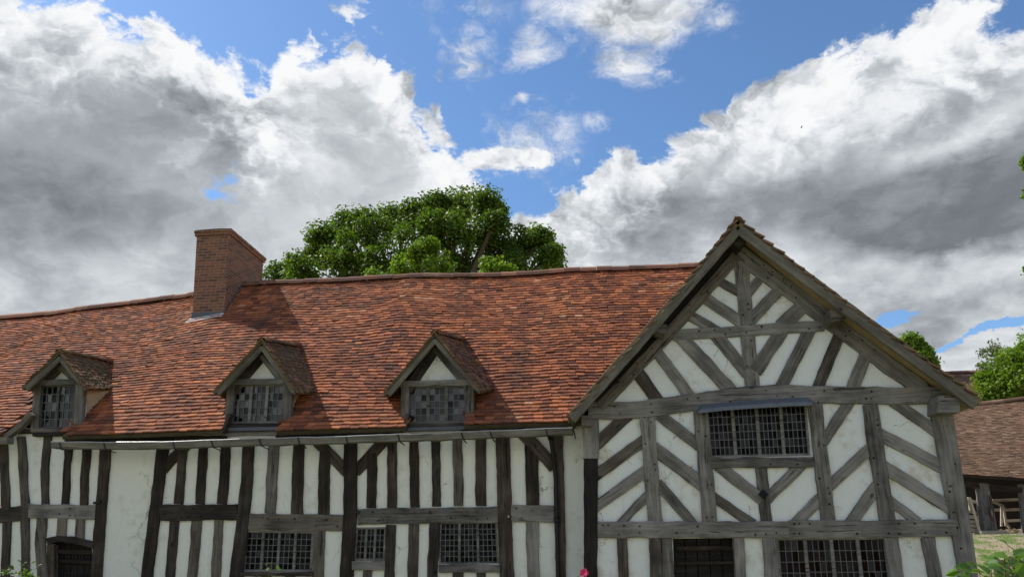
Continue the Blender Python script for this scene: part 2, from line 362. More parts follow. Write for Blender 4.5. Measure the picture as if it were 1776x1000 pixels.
def keep(o, parent):
    """parent o (built in world coordinates) under a thing whose origin is elsewhere"""
    o.parent = parent; o.matrix_parent_inverse = Matrix.Translation(parent.location).inverted(); return o
class MB:
    def __init__(s): s.v = []; s.f = []; s.mi = []
    def add(s, vs, fs, mi=0):
        b = len(s.v); s.v += [Vector(q) for q in vs]; s.f += [tuple(b + i for i in f) for f in fs]; s.mi += [mi] * len(fs)
    def hexa(s, a, b, mi=0):      # a, b: two quads (front/back), matched corners
        s.add(list(a) + list(b), [(0, 1, 2, 3), (7, 6, 5, 4), (0, 4, 5, 1), (1, 5, 6, 2), (2, 6, 7, 3), (3, 7, 4, 0)], mi)
    def box(s, c, d, mi=0, rot=None):
        c = Vector(c); hx, hy, hz = (q / 2 for q in d)
        pts = [Vector((sx * hx, sy * hy, sz * hz)) for sy in (-1, 1) for (sx, sz) in ((-1, -1), (1, -1), (1, 1), (-1, 1))]
        if rot is not None: pts = [rot @ q for q in pts]
        pts = [c + q for q in pts]; s.hexa(pts[:4], pts[4:], mi)
    def prism(s, px, yf, yb, mi=0):   # quad given in pixels, laid on the plane y=yf, extruded back to yb
        f = [at(x, y, yf) for x, y in px]; s.hexa(f, [Vector((q.x, yb, q.z)) for q in f], mi)
    def tube(s, pts, rad, n=8, mi=0, cap=True):
        pts = [Vector(p) for p in pts]; rad = rad if isinstance(rad, (list, tuple)) else [rad] * len(pts)
        vs = []; ref = Vector((0.3, 0.9, 0.2)).normalized()
        for i, p in enumerate(pts):
            t = (pts[min(i + 1, len(pts) - 1)] - pts[max(i - 1, 0)]).normalized()
            a = t.cross(ref).normalized(); b = t.cross(a)
            vs += [p + (a * math.cos(2 * math.pi * j / n) + b * math.sin(2 * math.pi * j / n)) * rad[i] for j in range(n)]
        fs = [(i * n + j, i * n + (j + 1) % n, (i + 1) * n + (j + 1) % n, (i + 1) * n + j) for i in range(len(pts) - 1) for j in range(n)]
        if cap: fs += [tuple(range(n)), tuple(range((len(pts) - 1) * n, len(pts) * n))[::-1]]
        s.add(vs, fs, mi)
    def build(s, name, m=None, parent=None, smooth=False, mats=None):
        return from_data(name, s.v, s.f, m, parent, smooth, mats, s.mi if mats else None)

_tn = [0]
def timber(name, pts, w, m, parent, Y=0.0, proud=.03, depth=.09, w2=None, wob=1.0, pegs=0, ch=.006):
    """a timber traced as a centre line in pixels on the wall plane y=Y; w = width in pixels at its ends. Its own x axis runs along its length."""
    _tn[0] += 1; i0 = _tn[0]; w2 = w if w2 is None else w2
    if name == 'brace':     # run on under the posts and rails they are jointed into
        pts = list(pts)
        for a_, b_ in ((0, 1), (-1, -2)):
            dx, dy = pts[a_][0] - pts[b_][0], pts[a_][1] - pts[b_][1]; q = math.hypot(dx, dy); pts[a_] = (pts[a_][0] + dx / q * 5.5, pts[a_][1] + dy / q * 5.5)
    L = sum(math.dist(pts[i], pts[i + 1]) for i in range(len(pts) - 1)); n = max(3, int(L / 9))
    cum = [0]
    for i in range(len(pts) - 1): cum.append(cum[-1] + math.dist(pts[i], pts[i + 1]))
    yf = Y - proud - (i0 % 23) * .0006
    rows = []
    for k in range(n + 1):
        d = L * k / n; j = max(i for i in range(len(pts) - 1) if cum[i] <= d + 1e-6)
        f = (d - cum[j]) / (cum[j + 1] - cum[j])
        x = pts[j][0] + (pts[j + 1][0] - pts[j][0]) * f; y = pts[j][1] + (pts[j + 1][1] - pts[j][1]) * f
        if 0 < k < n and len(pts) > 2:   # soften corners
            pass
        tx, ty = pts[j + 1][0] - pts[j][0], pts[j + 1][1] - pts[j][1]; q = math.hypot(tx, ty); nx, ny = -ty / q, tx / q
        ww = (w + (w2 - w) * d / L) / 2
        e1 = ww + noise.noise(Vector((d * .035, i0 * 3.1, 0))) * 1.5 * wob + noise.noise(Vector((d * .13, i0 * 1.7, 4))) * .7 * wob
        e2 = ww + noise.noise(Vector((d * .035, i0 * 2.3, 9))) * 1.5 * wob + noise.noise(Vector((d * .13, i0 * 1.3, 7))) * .7 * wob
        rows.append((at(x + nx * e1, y + ny * e1, yf), at(x - nx * e2, y - ny * e2, yf)))
    vs = []
    for k, (a, b) in enumerate(rows):
        u = (b - a).normalized(); bow = noise.noise(Vector((k * .3, i0, 2))) * .004
        for p, dy in ((a, depth + proud), (a, ch + abs(bow)), (a + u * ch, bow), (b - u * ch, bow), (b, ch + abs(bow)), (b, depth + proud)):
            vs.append(Vector((p.x, yf + dy, p.z)))
    fs = [(k * 6 + j, k * 6 + j + 1, k * 6 + 7 + j, k * 6 + 6 + j) for k in range(n) for j in range(5)]
    fs += [(0, 5, 4, 3, 2, 1), tuple(n * 6 + j for j in range(6))]
    mi = [0] * len(fs)
    c0 = (rows[0][0] + rows[0][1]) / 2; c1 = (rows[-1][0] + rows[-1][1]) / 2
    ax = (c1 - c0).normalized(); ay = Vector((0, 1, 0)); az = ax.cross(ay).normalized(); ay = az.cross(ax)
    rnd = random.Random(i0 * 7)
    for _ in range(pegs):
        k = rnd.randrange(0, n); a, b = rows[k]; c = a.lerp(b, rnd.choice((.22, .3, .7, .78))); r = rnd.uniform(.011, .017); base = len(vs)
        vs += [Vector((c.x + math.cos(t * math.pi / 3) * r, yf - .008, c.z + math.sin(t * math.pi / 3) * r)) for t in range(6)]
        vs += [Vector((c.x + math.cos(t * math.pi / 3) * r, yf + .01, c.z + math.sin(t * math.pi / 3) * r)) for t in range(6)]
        fs.append(tuple(base + t for t in range(6))); mi.append(1)
        for t in range(6): fs.append((base + t, base + (t + 1) % 6, base + 6 + (t + 1) % 6, base + 6 + t)); mi.append(1)
    M = Matrix((ax, ay, az)).transposed().to_4x4(); M.translation = (c0 + c1) / 2; Mi = M.inverted()
    o = from_data(name, [Mi @ v for v in vs], fs, None, None, False, [m, W_BLACK], mi)
    o.matrix_world = M
    if parent is not None: o.parent = parent; o.matrix_parent_inverse = Matrix.Translation(parent.location).inverted() if parent.type == 'EMPTY' else Matrix.Identity(4)
    return o
def Z(origin, s, pts): return [(origin[0] + x * s, origin[1] + y * s) for x, y in pts]

def slab(name, outer, holes, yf, yb, m, parent):
    """wall panel: outline and openings as (x, z) in metres"""
    loops = [outer] + holes; vs = []; idx = []
    for lp in loops:
        idx.append(list(range(len(vs), len(vs) + len(lp)))); vs += [Vector((x, yf, z)) for x, z in lp]
    n = len(vs); tri = tessellate_polygon([[Vector((x, z, 0)) for x, z in lp] for lp in loops])
    vs += [Vector((v.x, yb, v.z)) for v in vs[:n]]
    fs = []
    for t in tri:
        a, b, c = (vs[i] for i in t)
        if (b - a).cross(c - a).y > 0: t = (t[0], t[2], t[1])
        fs.append(tuple(t)); fs.append(tuple(i + n for i in reversed(t)))
    for ids in idx:
        for i in range(len(ids)): a, b = ids[i], ids[(i + 1) % len(ids)]; fs.append((a, b, b + n, a + n))
    return from_data(name, vs, fs, m, parent)
def interp(tab, x):
    if x <= tab[0][0]:
        (x0, y0), (x1, y1) = tab[0], tab[1]; return y0
    for (x0, y0), (x1, y1) in zip(tab, tab[1:]):
        if x <= x1: return y0 + (y1 - y0) * (x - x0) / (x1 - x0)
    return tab[-1][1]

# ------------------------------------------------------------------ tiled slopes
def tile_field(name, P, a0, a1, S, m, parent, keepf=None, gauge=.1, tw=.165, lift=.048, seed=1, thick=.028, jit=1.0, ragged=0.0):
    """rows of overlapping plain tiles; P(a, s) gives the surface point, a along the rows, s up the slope"""
    rnd = random.Random(seed); vs = []; fs = []
    rows = int(S / gauge)
    for r in range(rows):
        s0 = r * gauge
        a = a0 + (0 if r % 2 else tw / 2) - rnd.random() * .03
        rowj = noise.noise(Vector((r * 3.7, seed, 0))) * .008
        while a < a1:
            w = tw * (1 + rnd.uniform(-.06, .06) * jit); c = a + w / 2
            sj = rowj + rnd.uniform(-.007, .007) * jit + noise.noise(Vector((c * .8, r * .35, seed))) * .016
            sb = s0 + sj; st = s0 + gauge * 1.8
            if (keepf is None or keepf(c, s0 + gauge * .5)) and c < a1:
                hw = w / 2 - .0025
                p0, p1, p2, p3 = P(c - hw, sb), P(c + hw, sb), P(c + hw, st), P(c - hw, st)
                n = (p1 - p0).cross(p3 - p0).normalized()
                if n.z < 0: n = -n
                l0 = lift + rnd.uniform(-.007, .008) * jit; l1 = lift + rnd.uniform(-.007, .008) * jit
                if rnd.random() < .02 * jit: l0 += .014; l1 += .006
                rt = rnd.uniform(-.009, .009) * jit; u = (p3 - p0).normalized()
                q = [p0 + n * l0 + u * rt, p1 + n * l1 - u * rt, p2 + n * .006, p3 + n * .006]
                b = len(vs); vs += q + [v - n * thick for v in q]
                fs += [(b, b + 1, b + 2, b + 3), (b + 4, b + 5, b + 1, b), (b + 4, b, b + 3, b + 7), (b + 1, b + 5, b + 6, b + 2), (b + 7, b + 6, b + 5, b + 4)]
            a += w
    return from_data(name, vs, fs, m, parent)
def ridge_run(name, pts, m, parent, r=.12, seg=.33, seed=3, flatn=.62):
    rnd = random.Random(seed); mb = MB()
    tot = 0; d = [0]
    for a, b in zip(pts, pts[1:]): tot += (b - a).length; d.append(tot)
    def P(t):
        j = max(i for i in range(len(pts) - 1) if d[i] <= t + 1e-6); return pts[j].lerp(pts[j + 1], (t - d[j]) / (d[j + 1] - d[j]))
    t = 0
    while t < tot - .02:
        e = min(t + seg, tot); a, b = P(t), P(e); ax = (b - a).normalized(); side = ax.cross(Vector((0, 0, 1))).normalized(); up = side.cross(ax)
        rr = r * rnd.uniform(.95, 1.06); dz = rnd.uniform(-.008, .012); vs = []
        for c, rs in ((a, rr * 1.05), (b, rr * .97)):
            for j in range(7):
                th = math.pi * (j / 6) * 1.0; vs.append(c + side * math.cos(th) * rs * 1.15 + up * (math.sin(th) * rs * flatn * 1.6 - rs * .55 + dz))
        for j in range(7): vs.append(vs[j] - (side * math.cos(math.pi * j / 6) + up * math.sin(math.pi * j / 6)) * .016)
        fs = [(j, j + 1, j + 8, j + 7) for j in range(6)] + [(j, j + 14, j + 15, j + 1) for j in range(6)]
        mb.add(vs, fs); t = e + .006
    return mb.build(name, m, parent)

# ================================================================== THE HOUSE
house = thing('timber_framed_house', 'long black and white timber framed house with red tiled roof, chimney and gable', 'house')
YE, YR = -0.25, 3.25
eave_px = [(-700, 775), (-300, 765), (0, 758), (110, 756), (250, 752), (390, 746), (480, 748), (700, 742), (805, 737), (985, 732), (1100, 728), (1300, 722)]
ridge_px = [(-700, 610), (-300, 575), (0, 548), (80, 542), (150, 531), (250, 520), (333, 509), (425, 489), (500, 486), (600, 482), (680, 478), (725, 473.5), (770, 475), (850, 474.5), (940, 470), (990, 465), (1100, 462), (1205, 457), (1500, 450)]
E_T = sorted((at(x, y, YE).x, at(x, y, YE).z) for x, y in eave_px)
R_T = sorted((at(x, y, YR).x, at(x, y, YR).z - .07) for x, y in ridge_px)
SL = math.hypot(YR - YE, 4.1)
def roofP(x, s):
    t = s / SL
    y = YE + (YR - YE) * t; z = interp(E_T, x) * (1 - t) + interp(R_T, x) * t
    bulge = math.sin(math.pi * min(max(t, 0), 1))
    z += bulge * (noise.noise(Vector((x * .35, s * .5, 1.0))) * .10 + noise.noise(Vector((x * 1.1, s * 1.0, 5.0))) * .03 - .05)
    return Vector((x, y, z))
def roof_z(x, y): return roofP(x, (y - YE) / (YR - YE) * SL).z
def on_roof(px, py, off=0.0):
    d = ray(px, py); lo_, hi = 10.0, 19.0
    f = lambda t: (CAM + d * t).z - roof_z((CAM + d * t).x, (CAM + d * t).y) - off
    lo_ = (YE - .1 - CAM.y) / d.y; hi = (YR - CAM.y) / d.y
    for _ in range(40):
        mid = (lo_ + hi) / 2
        if f(mid) < 0: hi = mid
        else: lo_ = mid
    return CAM + d * mid
# the bisection above assumes the ray starts above the roof plane; low rays start below it
_a = at(700, 650, YE)
if _a.z < roof_z(_a.x, YE): pass
YG = -0.5; YB = -0.98      # gable wall, barge plane
A_ = at(1280, 379, YB); L_ = at(986, 722, YB); R_ = at(1707, 694, YB)
def wingL(a, s):   # a = y, s up from the left eave
    d = (Vector((A_.x, 0, A_.z)) - Vector((L_.x, 0, L_.z))); n = d.length; sag = -math.sin(math.pi * min(max(s / n, 0), 1)) * .05
    return Vector((L_.x, a, L_.z)) + d.normalized() * s + Vector((-d.z, 0, d.x)).normalized() * sag
def wingR(a, s):
    d = (Vector((A_.x, 0, A_.z)) - Vector((R_.x, 0, R_.z))); n = d.length; sag = -math.sin(math.pi * min(max(s / n, 0), 1)) * .07
    return Vector((R_.x, a, R_.z)) + d.normalized() * s + Vector((d.z, 0, -d.x)).normalized() * sag
SLL = math.hypot(A_.x - L_.x, A_.z - L_.z); SLR = math.hypot(A_.x - R_.x, A_.z - R_.z)
def wing_z(x): return L_.z + (A_.z - L_.z) * (x - L_.x) / (A_.x - L_.x) if x < A_.x else R_.z + (A_.z - R_.z) * (x - R_.x) / (A_.x - R_.x)
print('wing', A_, L_, R_, 'ridge z', R_T[-3], 'eave', E_T[5])

# dormer openings traced on the roof surface
def inpoly(x, y, poly):
    c = False; j = len(poly) - 1
    for i in range(len(poly)):
        if (poly[i][1] > y) != (poly[j][1] > y) and x < (poly[j][0] - poly[i][0]) * (y - poly[i][1]) / (poly[j][1] - poly[i][1]) + poly[i][0]: c = not c
        j = i
    return c
holes_px = [[(-12, 775), (0, 757), (50, 714), (56, 680), (104, 620), (150, 690), (145, 706), (107, 756), (98, 775)],
            [(380, 775), (384, 750), (396, 708), (405, 680), (455, 605), (500, 680), (506, 712), (476, 751), (470, 775)],
            [(698, 775), (699, 745), (706, 713), (712, 680), (752, 595), (812, 680), (812, 709), (801, 740), (795, 775)]]
HOLES = []
for h in holes_px:
    pl = []
    for px, py in h:
        p = on_roof(px, py); pl.append((p.x, (p.y - YE) / (YR - YE) * SL))
    HOLES.append(pl)
def keep_main(x, s):
    if any(inpoly(x, s, h) for h in HOLES): return False
    p = roofP(x, s)
    if x > L_.x and p.z < wing_z(x) - .2: return False
    return x < XR
XL = -20.0; XR = at(1335, 455, YR).x
# deck under the tiles
def deck(name, P, a0, a1, S, na, ns, m, parent, keepf=None, th=.07, off=-.012):
    mb = MB()
    for i in range(na):
        for j in range(ns):
            aa, ab = a0 + (a1 - a0) * i / na, a0 + (a1 - a0) * (i + 1) / na; sa, sb = S * j / ns, S * (j + 1) / ns
            if keepf and not keepf((aa + ab) / 2, (sa + sb) / 2): continue
            q = [P(aa, sa), P(ab, sa), P(ab, sb), P(aa, sb)]; n = (q[1] - q[0]).cross(q[3] - q[0]).normalized()
            if n.z < 0: n = -n
            mb.hexa([v + n * off for v in q], [v + n * (off - th) for v in q])
    return mb.build(name, m, parent)
main_roof = tile_field('roof', roofP, XL, XR, SL, TILE, house, keep_main, .1, .165, seed=11)
deck('roof_deck', roofP, XL, XR, SL, 190, 34, SOFFIT, main_roof, keep_main)
rp = []
for i in range(0, 80):
    x = XL + (XR - XL) * i / 79; z = interp(R_T, x)
    if x > L_.x and z < wing_z(x) - .1: break
    rp.append(Vector((x, YR, z + .015 + noise.noise(Vector((x * .9, 0, 3))) * .015)))
ridge_run('ridge_tiles', rp, RIDGE, main_roof, .15, .36)
# back slope of the main range
bmb = MB()
for i in range(40):
    x0, x1 = XL + (XR - XL) * i / 40, XL + (XR - XL) * (i + 1) / 40
    q = [Vector((x0, YR, interp(R_T, x0) - .05)), Vector((x1, YR, interp(R_T, x1) - .05)), Vector((x1, 6.8, 3.3)), Vector((x0, 6.8, 3.3))]
    bmb.hexa(q, [v + Vector((0, 0, -.12)) for v in q])
bmb.build('rear_roof_slope', TILE, main_roof)

# wing roof
def keep_wl(a, s):
    p = wingL(a, s); return not (a > 0 and p.x < A_.x and YE < a < YR and p.z < roof_z(p.x, a) - .25)
wing_roof = tile_field('gable_roof', wingR, YB, 6.8, SLR - .02, TILE_W, house, None, .1, .165, seed=21)
tile_field('left_slope_tiles', wingL, YB, 6.8, SLL - .02, TILE_W, wing_roof, keep_wl, .1, .165, seed=22)
deck('soffit', wingR, YB + .05, 6.7, SLR, 24, 6, SOFFIT_Y, wing_roof, None, .05)
deck('soffit', wingL, YB + .05, 6.7, SLL, 24, 12, SOFFIT, wing_roof, None, .05)
ridge_run('ridge_tiles', [Vector((A_.x, YB - .02, A_.z - .0)), Vector((A_.x, 6.8, A_.z - .0))], RIDGE, wing_roof, .06, .33, 5)

# walls ------------------------------------------------------------
def opening(px, Y, grow=0.0):
    q = [at(x, y, Y) for x, y in px]; cx = sum(v.x for v in q) / 4; cz = sum(v.z for v in q) / 4
    return [(v.x + math.copysign(grow, v.x - cx), v.z + math.copysign(grow, v.z - cz)) for v in q]
O2, S2 = (220, 720), .28; O3, S3 = (580, 720), .27994; O1, S1 = (0, 580), .42
G0, SG = (980, 360), .36; H0, SH = (1350, 380), .34; P0, SP = (1000, 660), .34; Q0, SQ = (1180, 660), .34; U0, SU = (1426, 660), .34
W1 = Z(O2, S2, [(733, 708), (1162, 714), (1147, 968), (712, 968)])
W2 = Z(O3, S3, [(135, 693), (322, 690), (312, 897), (120, 897)])
W3 = Z(O3, S3, [(655, 660), (1006, 658), (1018, 914), (648, 917)])
W4 = Z(Q0, SQ, [(130, 140), (642, 116), (664, 380), (150, 392)])
W5 = [(1347, 933), (1535, 932), (1550, 1050), (1357, 1052)]
D1 = [(89, 938), (160, 940), (150, 1200), (84, 1200)]
D2 = [(1167, 933), (1272, 932), (1290, 1200), (1176, 1200)]
wx0, wx1 = XL, at(1040, 800, 0).x
def wall_top(x):
    z = roof_z(x, 0.0) - .10
    for (pa, pb, pz) in ((52, 142, 750), (388, 505, 745), (698, 822, 744)):
        if at(pa, pz, 0).x < x < at(pb, pz, 0).x: z = min(z, at(pa, pz, 0).z)
    return z
top = [(x, wall_top(x)) for x in [wx1 - (wx1 - wx0) * i / 160 for i in range(161)]]
slab('wall', [(wx0, -.3), (wx1, -.3)] + top, [opening(W1, 0), opening(W2, 0), opening(W3, 0), [(x, max(z, -.28)) for x, z in opening(D1, 0)]], 0, .22, PLASTER, house)
# gable wall outline
gl0, gr0 = at(1026, 800, YG), at(1664, 760, YG); gr1 = at(1690, 1000, YG)
gout = [(gl0.x, -.3), (gr1.x - .02, -.3), (gr1.x - .07, gr1.z), (gr0.x - .03, wing_z(gr0.x) - .14), (A_.x, A_.z - .22), (gl0.x, wing_z(gl0.x) - .16)]
slab('gable_wall', gout, [opening(W4, YG), opening(W5, YG), [(x, max(z, -.28)) for x, z in opening(D2, YG)]], YG, YG + .22, PLASTER_G, house)
for xx, zz in ((gl0.x + .1, wing_z(gl0.x) - .16), (gr0.x - .2, wing_z(gr0.x - .2) - .14)):
    mb = MB(); mb.box((xx, (YG + .23 + 6.5) / 2, (zz - .3) / 2), (.2, 6.5 - YG - .24, zz + .3)); mb.build('side_wall', PLASTER_G, house)
mb = MB(); mb.box(((XL + gr0.x) / 2, 6.6, 1.6), (gr0.x - XL, .2, 3.8)); mb.build('rear_wall', PLASTER, house); mb = MB(); mb.box((XL + .1, 3.35, 1.6), (.2, 6.2, 3.8)); mb.build('end_wall', PLASTER, house)
mb = MB(); mb.add([(A_.x, 6.6, A_.z - .2), (L_.x, 6.6, 3.3), (R_.x, 6.6, 3.4)], [(0, 1, 2)]); mb.build('rear_gable', PLASTER, house)
mb = MB(); mb.box(((gl0.x + gr0.x) / 2, 2.6, 2.4), (gr0.x - gl0.x - .5, .1, 4.7)); mb.build('light_blocker', DARKWALL, house)  # unseen dark wall added to block the bright streak behind the gable window
mb = MB(); mb.hexa([(XR - .15, .6, 4.0), (XR - .05, .6, 4.0), (XR - .05, YR, interp(R_T, XR) - .12), (XR - .15, YR, interp(R_T, XR) - .12)], [(XR - .15, 6.2, 3.6), (XR - .05, 6.2, 3.6), (XR - .05, YR + .05, interp(R_T, XR) - .12), (XR - .15, YR + .05, interp(R_T, XR) - .12)]); mb.build('end_gable', PLASTER, house)
mb = MB(); mb.add([(XL + .1, YE + .2, 3.2), (XL + .1, 6.6, 3.2), (XL + .1, YR, interp(R_T, XL) - .1)], [(0, 1, 2)]); mb.build('end_gable', PLASTER, house)
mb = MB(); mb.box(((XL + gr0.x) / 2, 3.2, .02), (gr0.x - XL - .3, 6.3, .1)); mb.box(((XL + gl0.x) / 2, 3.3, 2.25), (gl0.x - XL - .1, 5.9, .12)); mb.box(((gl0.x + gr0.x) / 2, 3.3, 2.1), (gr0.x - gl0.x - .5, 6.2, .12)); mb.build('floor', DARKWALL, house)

# timbers: main range ----------------------------------------------
def tm(name, o, s, pts, w, m, Y=0.0, **kw):
    w2 = kw.pop('w2', None)
    return timber(name, Z(o, s, pts), w * s, m, house, Y, w2=None if w2 is None else w2 * s, **kw)
a = lambda n, p, w, m=W_DARK, **kw: tm(n, O1, S1, p, w, m, **kw)
a('stud', [(10, 440), (22, 712)], 36); a('post', [(82, 420), (92, 560), (100, 700), (103, 1010)], 33, W_MID, proud=.042)
a('stud', [(196, 412), (182, 560), (184, 700)], 33, W_MID); a('stud', [(285, 445), (272, 560), (268, 702)], 31); a('stud', [(360, 440), (345, 600), (343, 706)], 35)
a('post', [(434, 440), (415, 700), (389, 1080)], 44, proud=.042); a('rail', [(-60, 752), (88, 736)], 62, W_MID, pegs=2, proud=.036); a('rail', [(112, 725), (285, 729), (400, 733)], 58, W_GREY, pegs=4, proud=.036)
a('stud', [(26, 770), (16, 1040)], 34, W_MID); a('post', [(170, 752), (163, 870), (180, 1080)], 42, W_MID); a('stud', [(256, 752), (250, 842)], 40, W_MID); a('stud', [(329, 758), (325, 850)], 38, W_MID)
a('door_head', [(192, 852), (230, 842), (300, 846), (384, 866)], 27, W_MID, proud=.05); a('door_jamb', [(208, 866), (206, 1080)], 30, W_DARK, proud=.02)
for i in range(9):
    x = -75 - i * 75; timber('stud', [(x, 770), (x + 2, 882)], 15, W_DARK, house); timber('stud', [(x + 1, 904), (x - 6, 1200)], 15, W_MID, house)
timber('rail', [(-740, 905), (-28, 895)], 26, W_MID, house, pegs=8, proud=.036)
a = lambda n, p, w, m=W_DARK, **kw: tm(n, O2, S2, p, w, m, **kw)
a('post', [(222, 160), (175, 560), (105, 1100)], 70, proud=.042); a('brace', [(400, 150), (233, 318)], 62); a('stud', [(347, 150), (315, 548)], 57); a('stud', [(474, 150), (447, 548)], 56)
a('stud', [(609, 150), (600, 370), (585, 548)], 60); a('post', [(748, 150), (741, 400), (718, 620), (660, 1120)], 68, W_MID, w2=84, proud=.042)
a('stud', [(910, 150), (895, 400), (885, 604)], 66, W_GREY); a('stud', [(1064, 150), (1055, 400), (1050, 608)], 70); a('stud', [(1226, 200), (1220, 400), (1215, 611)], 70)
a('brace', [(1150, 130), (1345, 335)], 70); a('post', [(1383, 140), (1380, 600), (1350, 1100)], 82, proud=.042)
a('rail', [(203, 600), (682, 597)], 98, W_MID, pegs=5, proud=.036); a('rail', [(742, 655), (1337, 664)], 100, W_MID, pegs=7, proud=.036)
a('stud', [(292, 646), (262, 1040)], 58, W_MID); a('stud', [(430, 646), (420, 800), (398, 1040)], 60, W_MID); a('stud', [(568, 646), (543, 1040)], 56, W_MID)
a('stud', [(1192, 710), (1180, 1100)], 68, W_MID); a('window_sill', [(700, 983), (1150, 983)], 26, W_MID, proud=.06); a('stud', [(860, 996), (856, 1100)], 60, W_MID); a('stud', [(1010, 996), (1006, 1100)], 60, W_MID)
a = lambda n, p, w, m=W_DARK, **kw: tm(n, O3, S3, p, w, m, **kw)
a('brace', [(335, 120), (140, 335)], 70); a('stud', [(232, 230), (228, 572)], 60); a('stud', [(357, 130), (355, 572)], 60, W_DARK); a('stud', [(490, 120), (497, 568)], 57)
a('stud', [(626, 120), (630, 350), (632, 562)], 54, W_MID); a('stud', [(757, 120), (768, 400), (768, 558)], 60, W_MID); a('stud', [(905, 110), (906, 558)], 66)
a('post', [(1042, 110), (1048, 400), (1056, 700), (1072, 1100)], 88, proud=.042); a('stud', [(1218, 180), (1228, 555)], 80); a('brace', [(1150, 90), (1350, 305)], 80)
a('post', [(1383, 100), (1392, 500), (1408, 1200)], 64, proud=.042)
a('rail', [(143, 628), (400, 622), (1012, 612)], 98, W_GREY, pegs=9, proud=.036); a('rail', [(1094, 605), (1358, 608)], 106, W_GREY, pegs=4, proud=.036)
a('window_sill', [(108, 928), (312, 928)], 52, W_GREY, proud=.05); a('window_sill', [(646, 945), (1024, 945)], 52, W_GREY, proud=.05)
a('stud', [(350, 676), (336, 1080)], 62, W_MID); a('stud', [(491, 670), (481, 1080)], 64, W_MID); a('stud', [(622, 664), (600, 1080)], 66, W_MID)
a('stud', [(205, 955), (202, 1080)], 54, W_MID); a('stud', [(765, 972), (763, 1080)], 66, W_MID); a('stud', [(907, 972), (905, 1080)], 58, W_MID); a('stud', [(1224, 660), (1237, 1100)], 78, W_GREY)
# iron pins beside the posts and a pale peg
mb = MB(); mb.prism(Z(O3, S3, [(80, 590), (155, 590), (155, 606), (80, 606)]), -.07, -.02); mb.build('iron_pin', IRON, house)
mb = MB(); mb.prism(Z(O1, S1, [(383, 690), (412, 684), (412, 692), (383, 698)]), -.09, -.02); mb.build('iron_pin', IRON, house)
mb = MB(); mb.tube([at(580 + 1078 * S3, 720 + 625 * S3, -.12), at(580 + 1078 * S3, 720 + 625 * S3, -.02)], .022); mb.build('peg', W_PALE, house)

# timbers: gable wing ----------------------------------------------
g = lambda n, o, s, p, w, m=W_GREY, **kw: tm(n, o, s, p, w, m, YG, **kw)
g('post', P0, SP, [(73, 195), (72, 395)], 84, proud=.046); g('post', P0, SP, [(72, 380), (72, 1200)], 74, W_BLACK, w2=66, proud=.044)
g('tie_beam', P0, SP, [(60, 150), (200, 152), (350, 143), (610, 105), (860, 72), (1029, 60), (1253, 68), (1583, 75), (1880, 72)], 86, proud=.05, pegs=16)
g('brace', P0, SP, [(255, 180), (108, 316)], 62, W_MID); g('brace', P0, SP, [(342, 302), (100, 480)], 58, W_MID); g('brace', P0, SP, [(350, 460), (98, 640)], 58); g('brace', P0, SP, [(362, 580), (228, 722)], 46)
g('post', P0, SP, [(362, 185), (385, 520), (402, 722)], 74, proud=.044, pegs=6)
g('brace', P0, SP, [(432, 180), (618, 325)], 58); g('brace', P0, SP, [(404, 345), (636, 525)], 66); g('brace', P0, SP, [(424, 530), (590, 722)], 52)
g('post', P0, SP, [(634, 145), (655, 400), (682, 722)], 74, proud=.044, pegs=6)
g('rail', P0, SP, [(108, 758), (600, 757), (1100, 758)], 84, proud=.05, pegs=12); g('rail', U0, SU, [(-170, 753), (0, 752), (200, 754), (686, 748)], 88, proud=.052, pegs=12)
g('stud', P0, SP, [(232, 798), (245, 1100)], 54, W_MID); g('door_post', P0, SP, [(402, 796), (412, 1200)], 62, W_MID, proud=.044); g('door_post', P0, SP, [(460, 796), (472, 1200)], 58, W_GREY, proud=.040)
g('door_post', P0, SP, [(828, 800), (850, 1200)], 54, proud=.044); g('post', P0, SP, [(985, 805), (1012, 1200)], 74, proud=.044)
g('window_sill', Q0, SQ, [(158, 418), (680, 413)], 52, proud=.055, pegs=2); g('stud', Q0, SQ, [(412, 440), (440, 718)], 60, pegs=1)
g('brace', Q0, SQ, [(205, 440), (405, 595)], 58); g('brace', Q0, SQ, [(612, 436), (455, 590)], 58); g('brace', Q0, SQ, [(160, 582), (360, 722)], 50, W_MID); g('brace', Q0, SQ, [(715, 600), (592, 722)], 60)
g('post', Q0, SQ, [(688, 112), (715, 350), (756, 712)], 74, proud=.044, pegs=6)
g('brace', Q0, SQ, [(862, 110), (735, 305)], 54); g('brace', Q0, SQ, [(968, 345), (762, 535)], 58); g('brace', Q0, SQ, [(998, 545), (875, 718)], 64)
g('post', U0, SU, [(247, 120), (290, 430), (336, 712)], 78, proud=.044, pegs=6)
g('brace', U0, SU, [(375, 112), (582, 256)], 58); g('brace', U0, SU, [(298, 270), (625, 444)], 62); g('brace', U0, SU, [(325, 440), (672, 658)], 62); g('brace', U0, SU, [(352, 612), (480, 708)], 48)
g('corner_post', U0, SU, [(603, 110), (655, 420), (703, 700), (752, 1010), (800, 1300)], 112, proud=.048, w2=92, pegs=12)
g('stud', U0, SU, [(352, 796), (390, 1050)], 74); g('stud', U0, SU, [(540, 796), (590, 1050)], 70)
g('rafter', G0, SG, [(828, 228), (493, 616), (165, 962)], 54, W_MID, proud=.046, pegs=10); g('rafter', G0, SG, [(798, 206), (462, 590), (120, 950)], 44, W_BLACK, proud=.02)  # second, black rafter is added: it paints the shade under the soffit
g('rafter', G0, SG, [(835, 215), (1028, 361)], 78, proud=.047, pegs=4)
g('rafter', H0, SH, [(-30, 292), (330, 565), (560, 740), (740, 868)], 82, proud=.048, pegs=8)
g('king_post', G0, SG, [(848, 240), (876, 560), (904, 866)], 68, proud=.034, pegs=6)
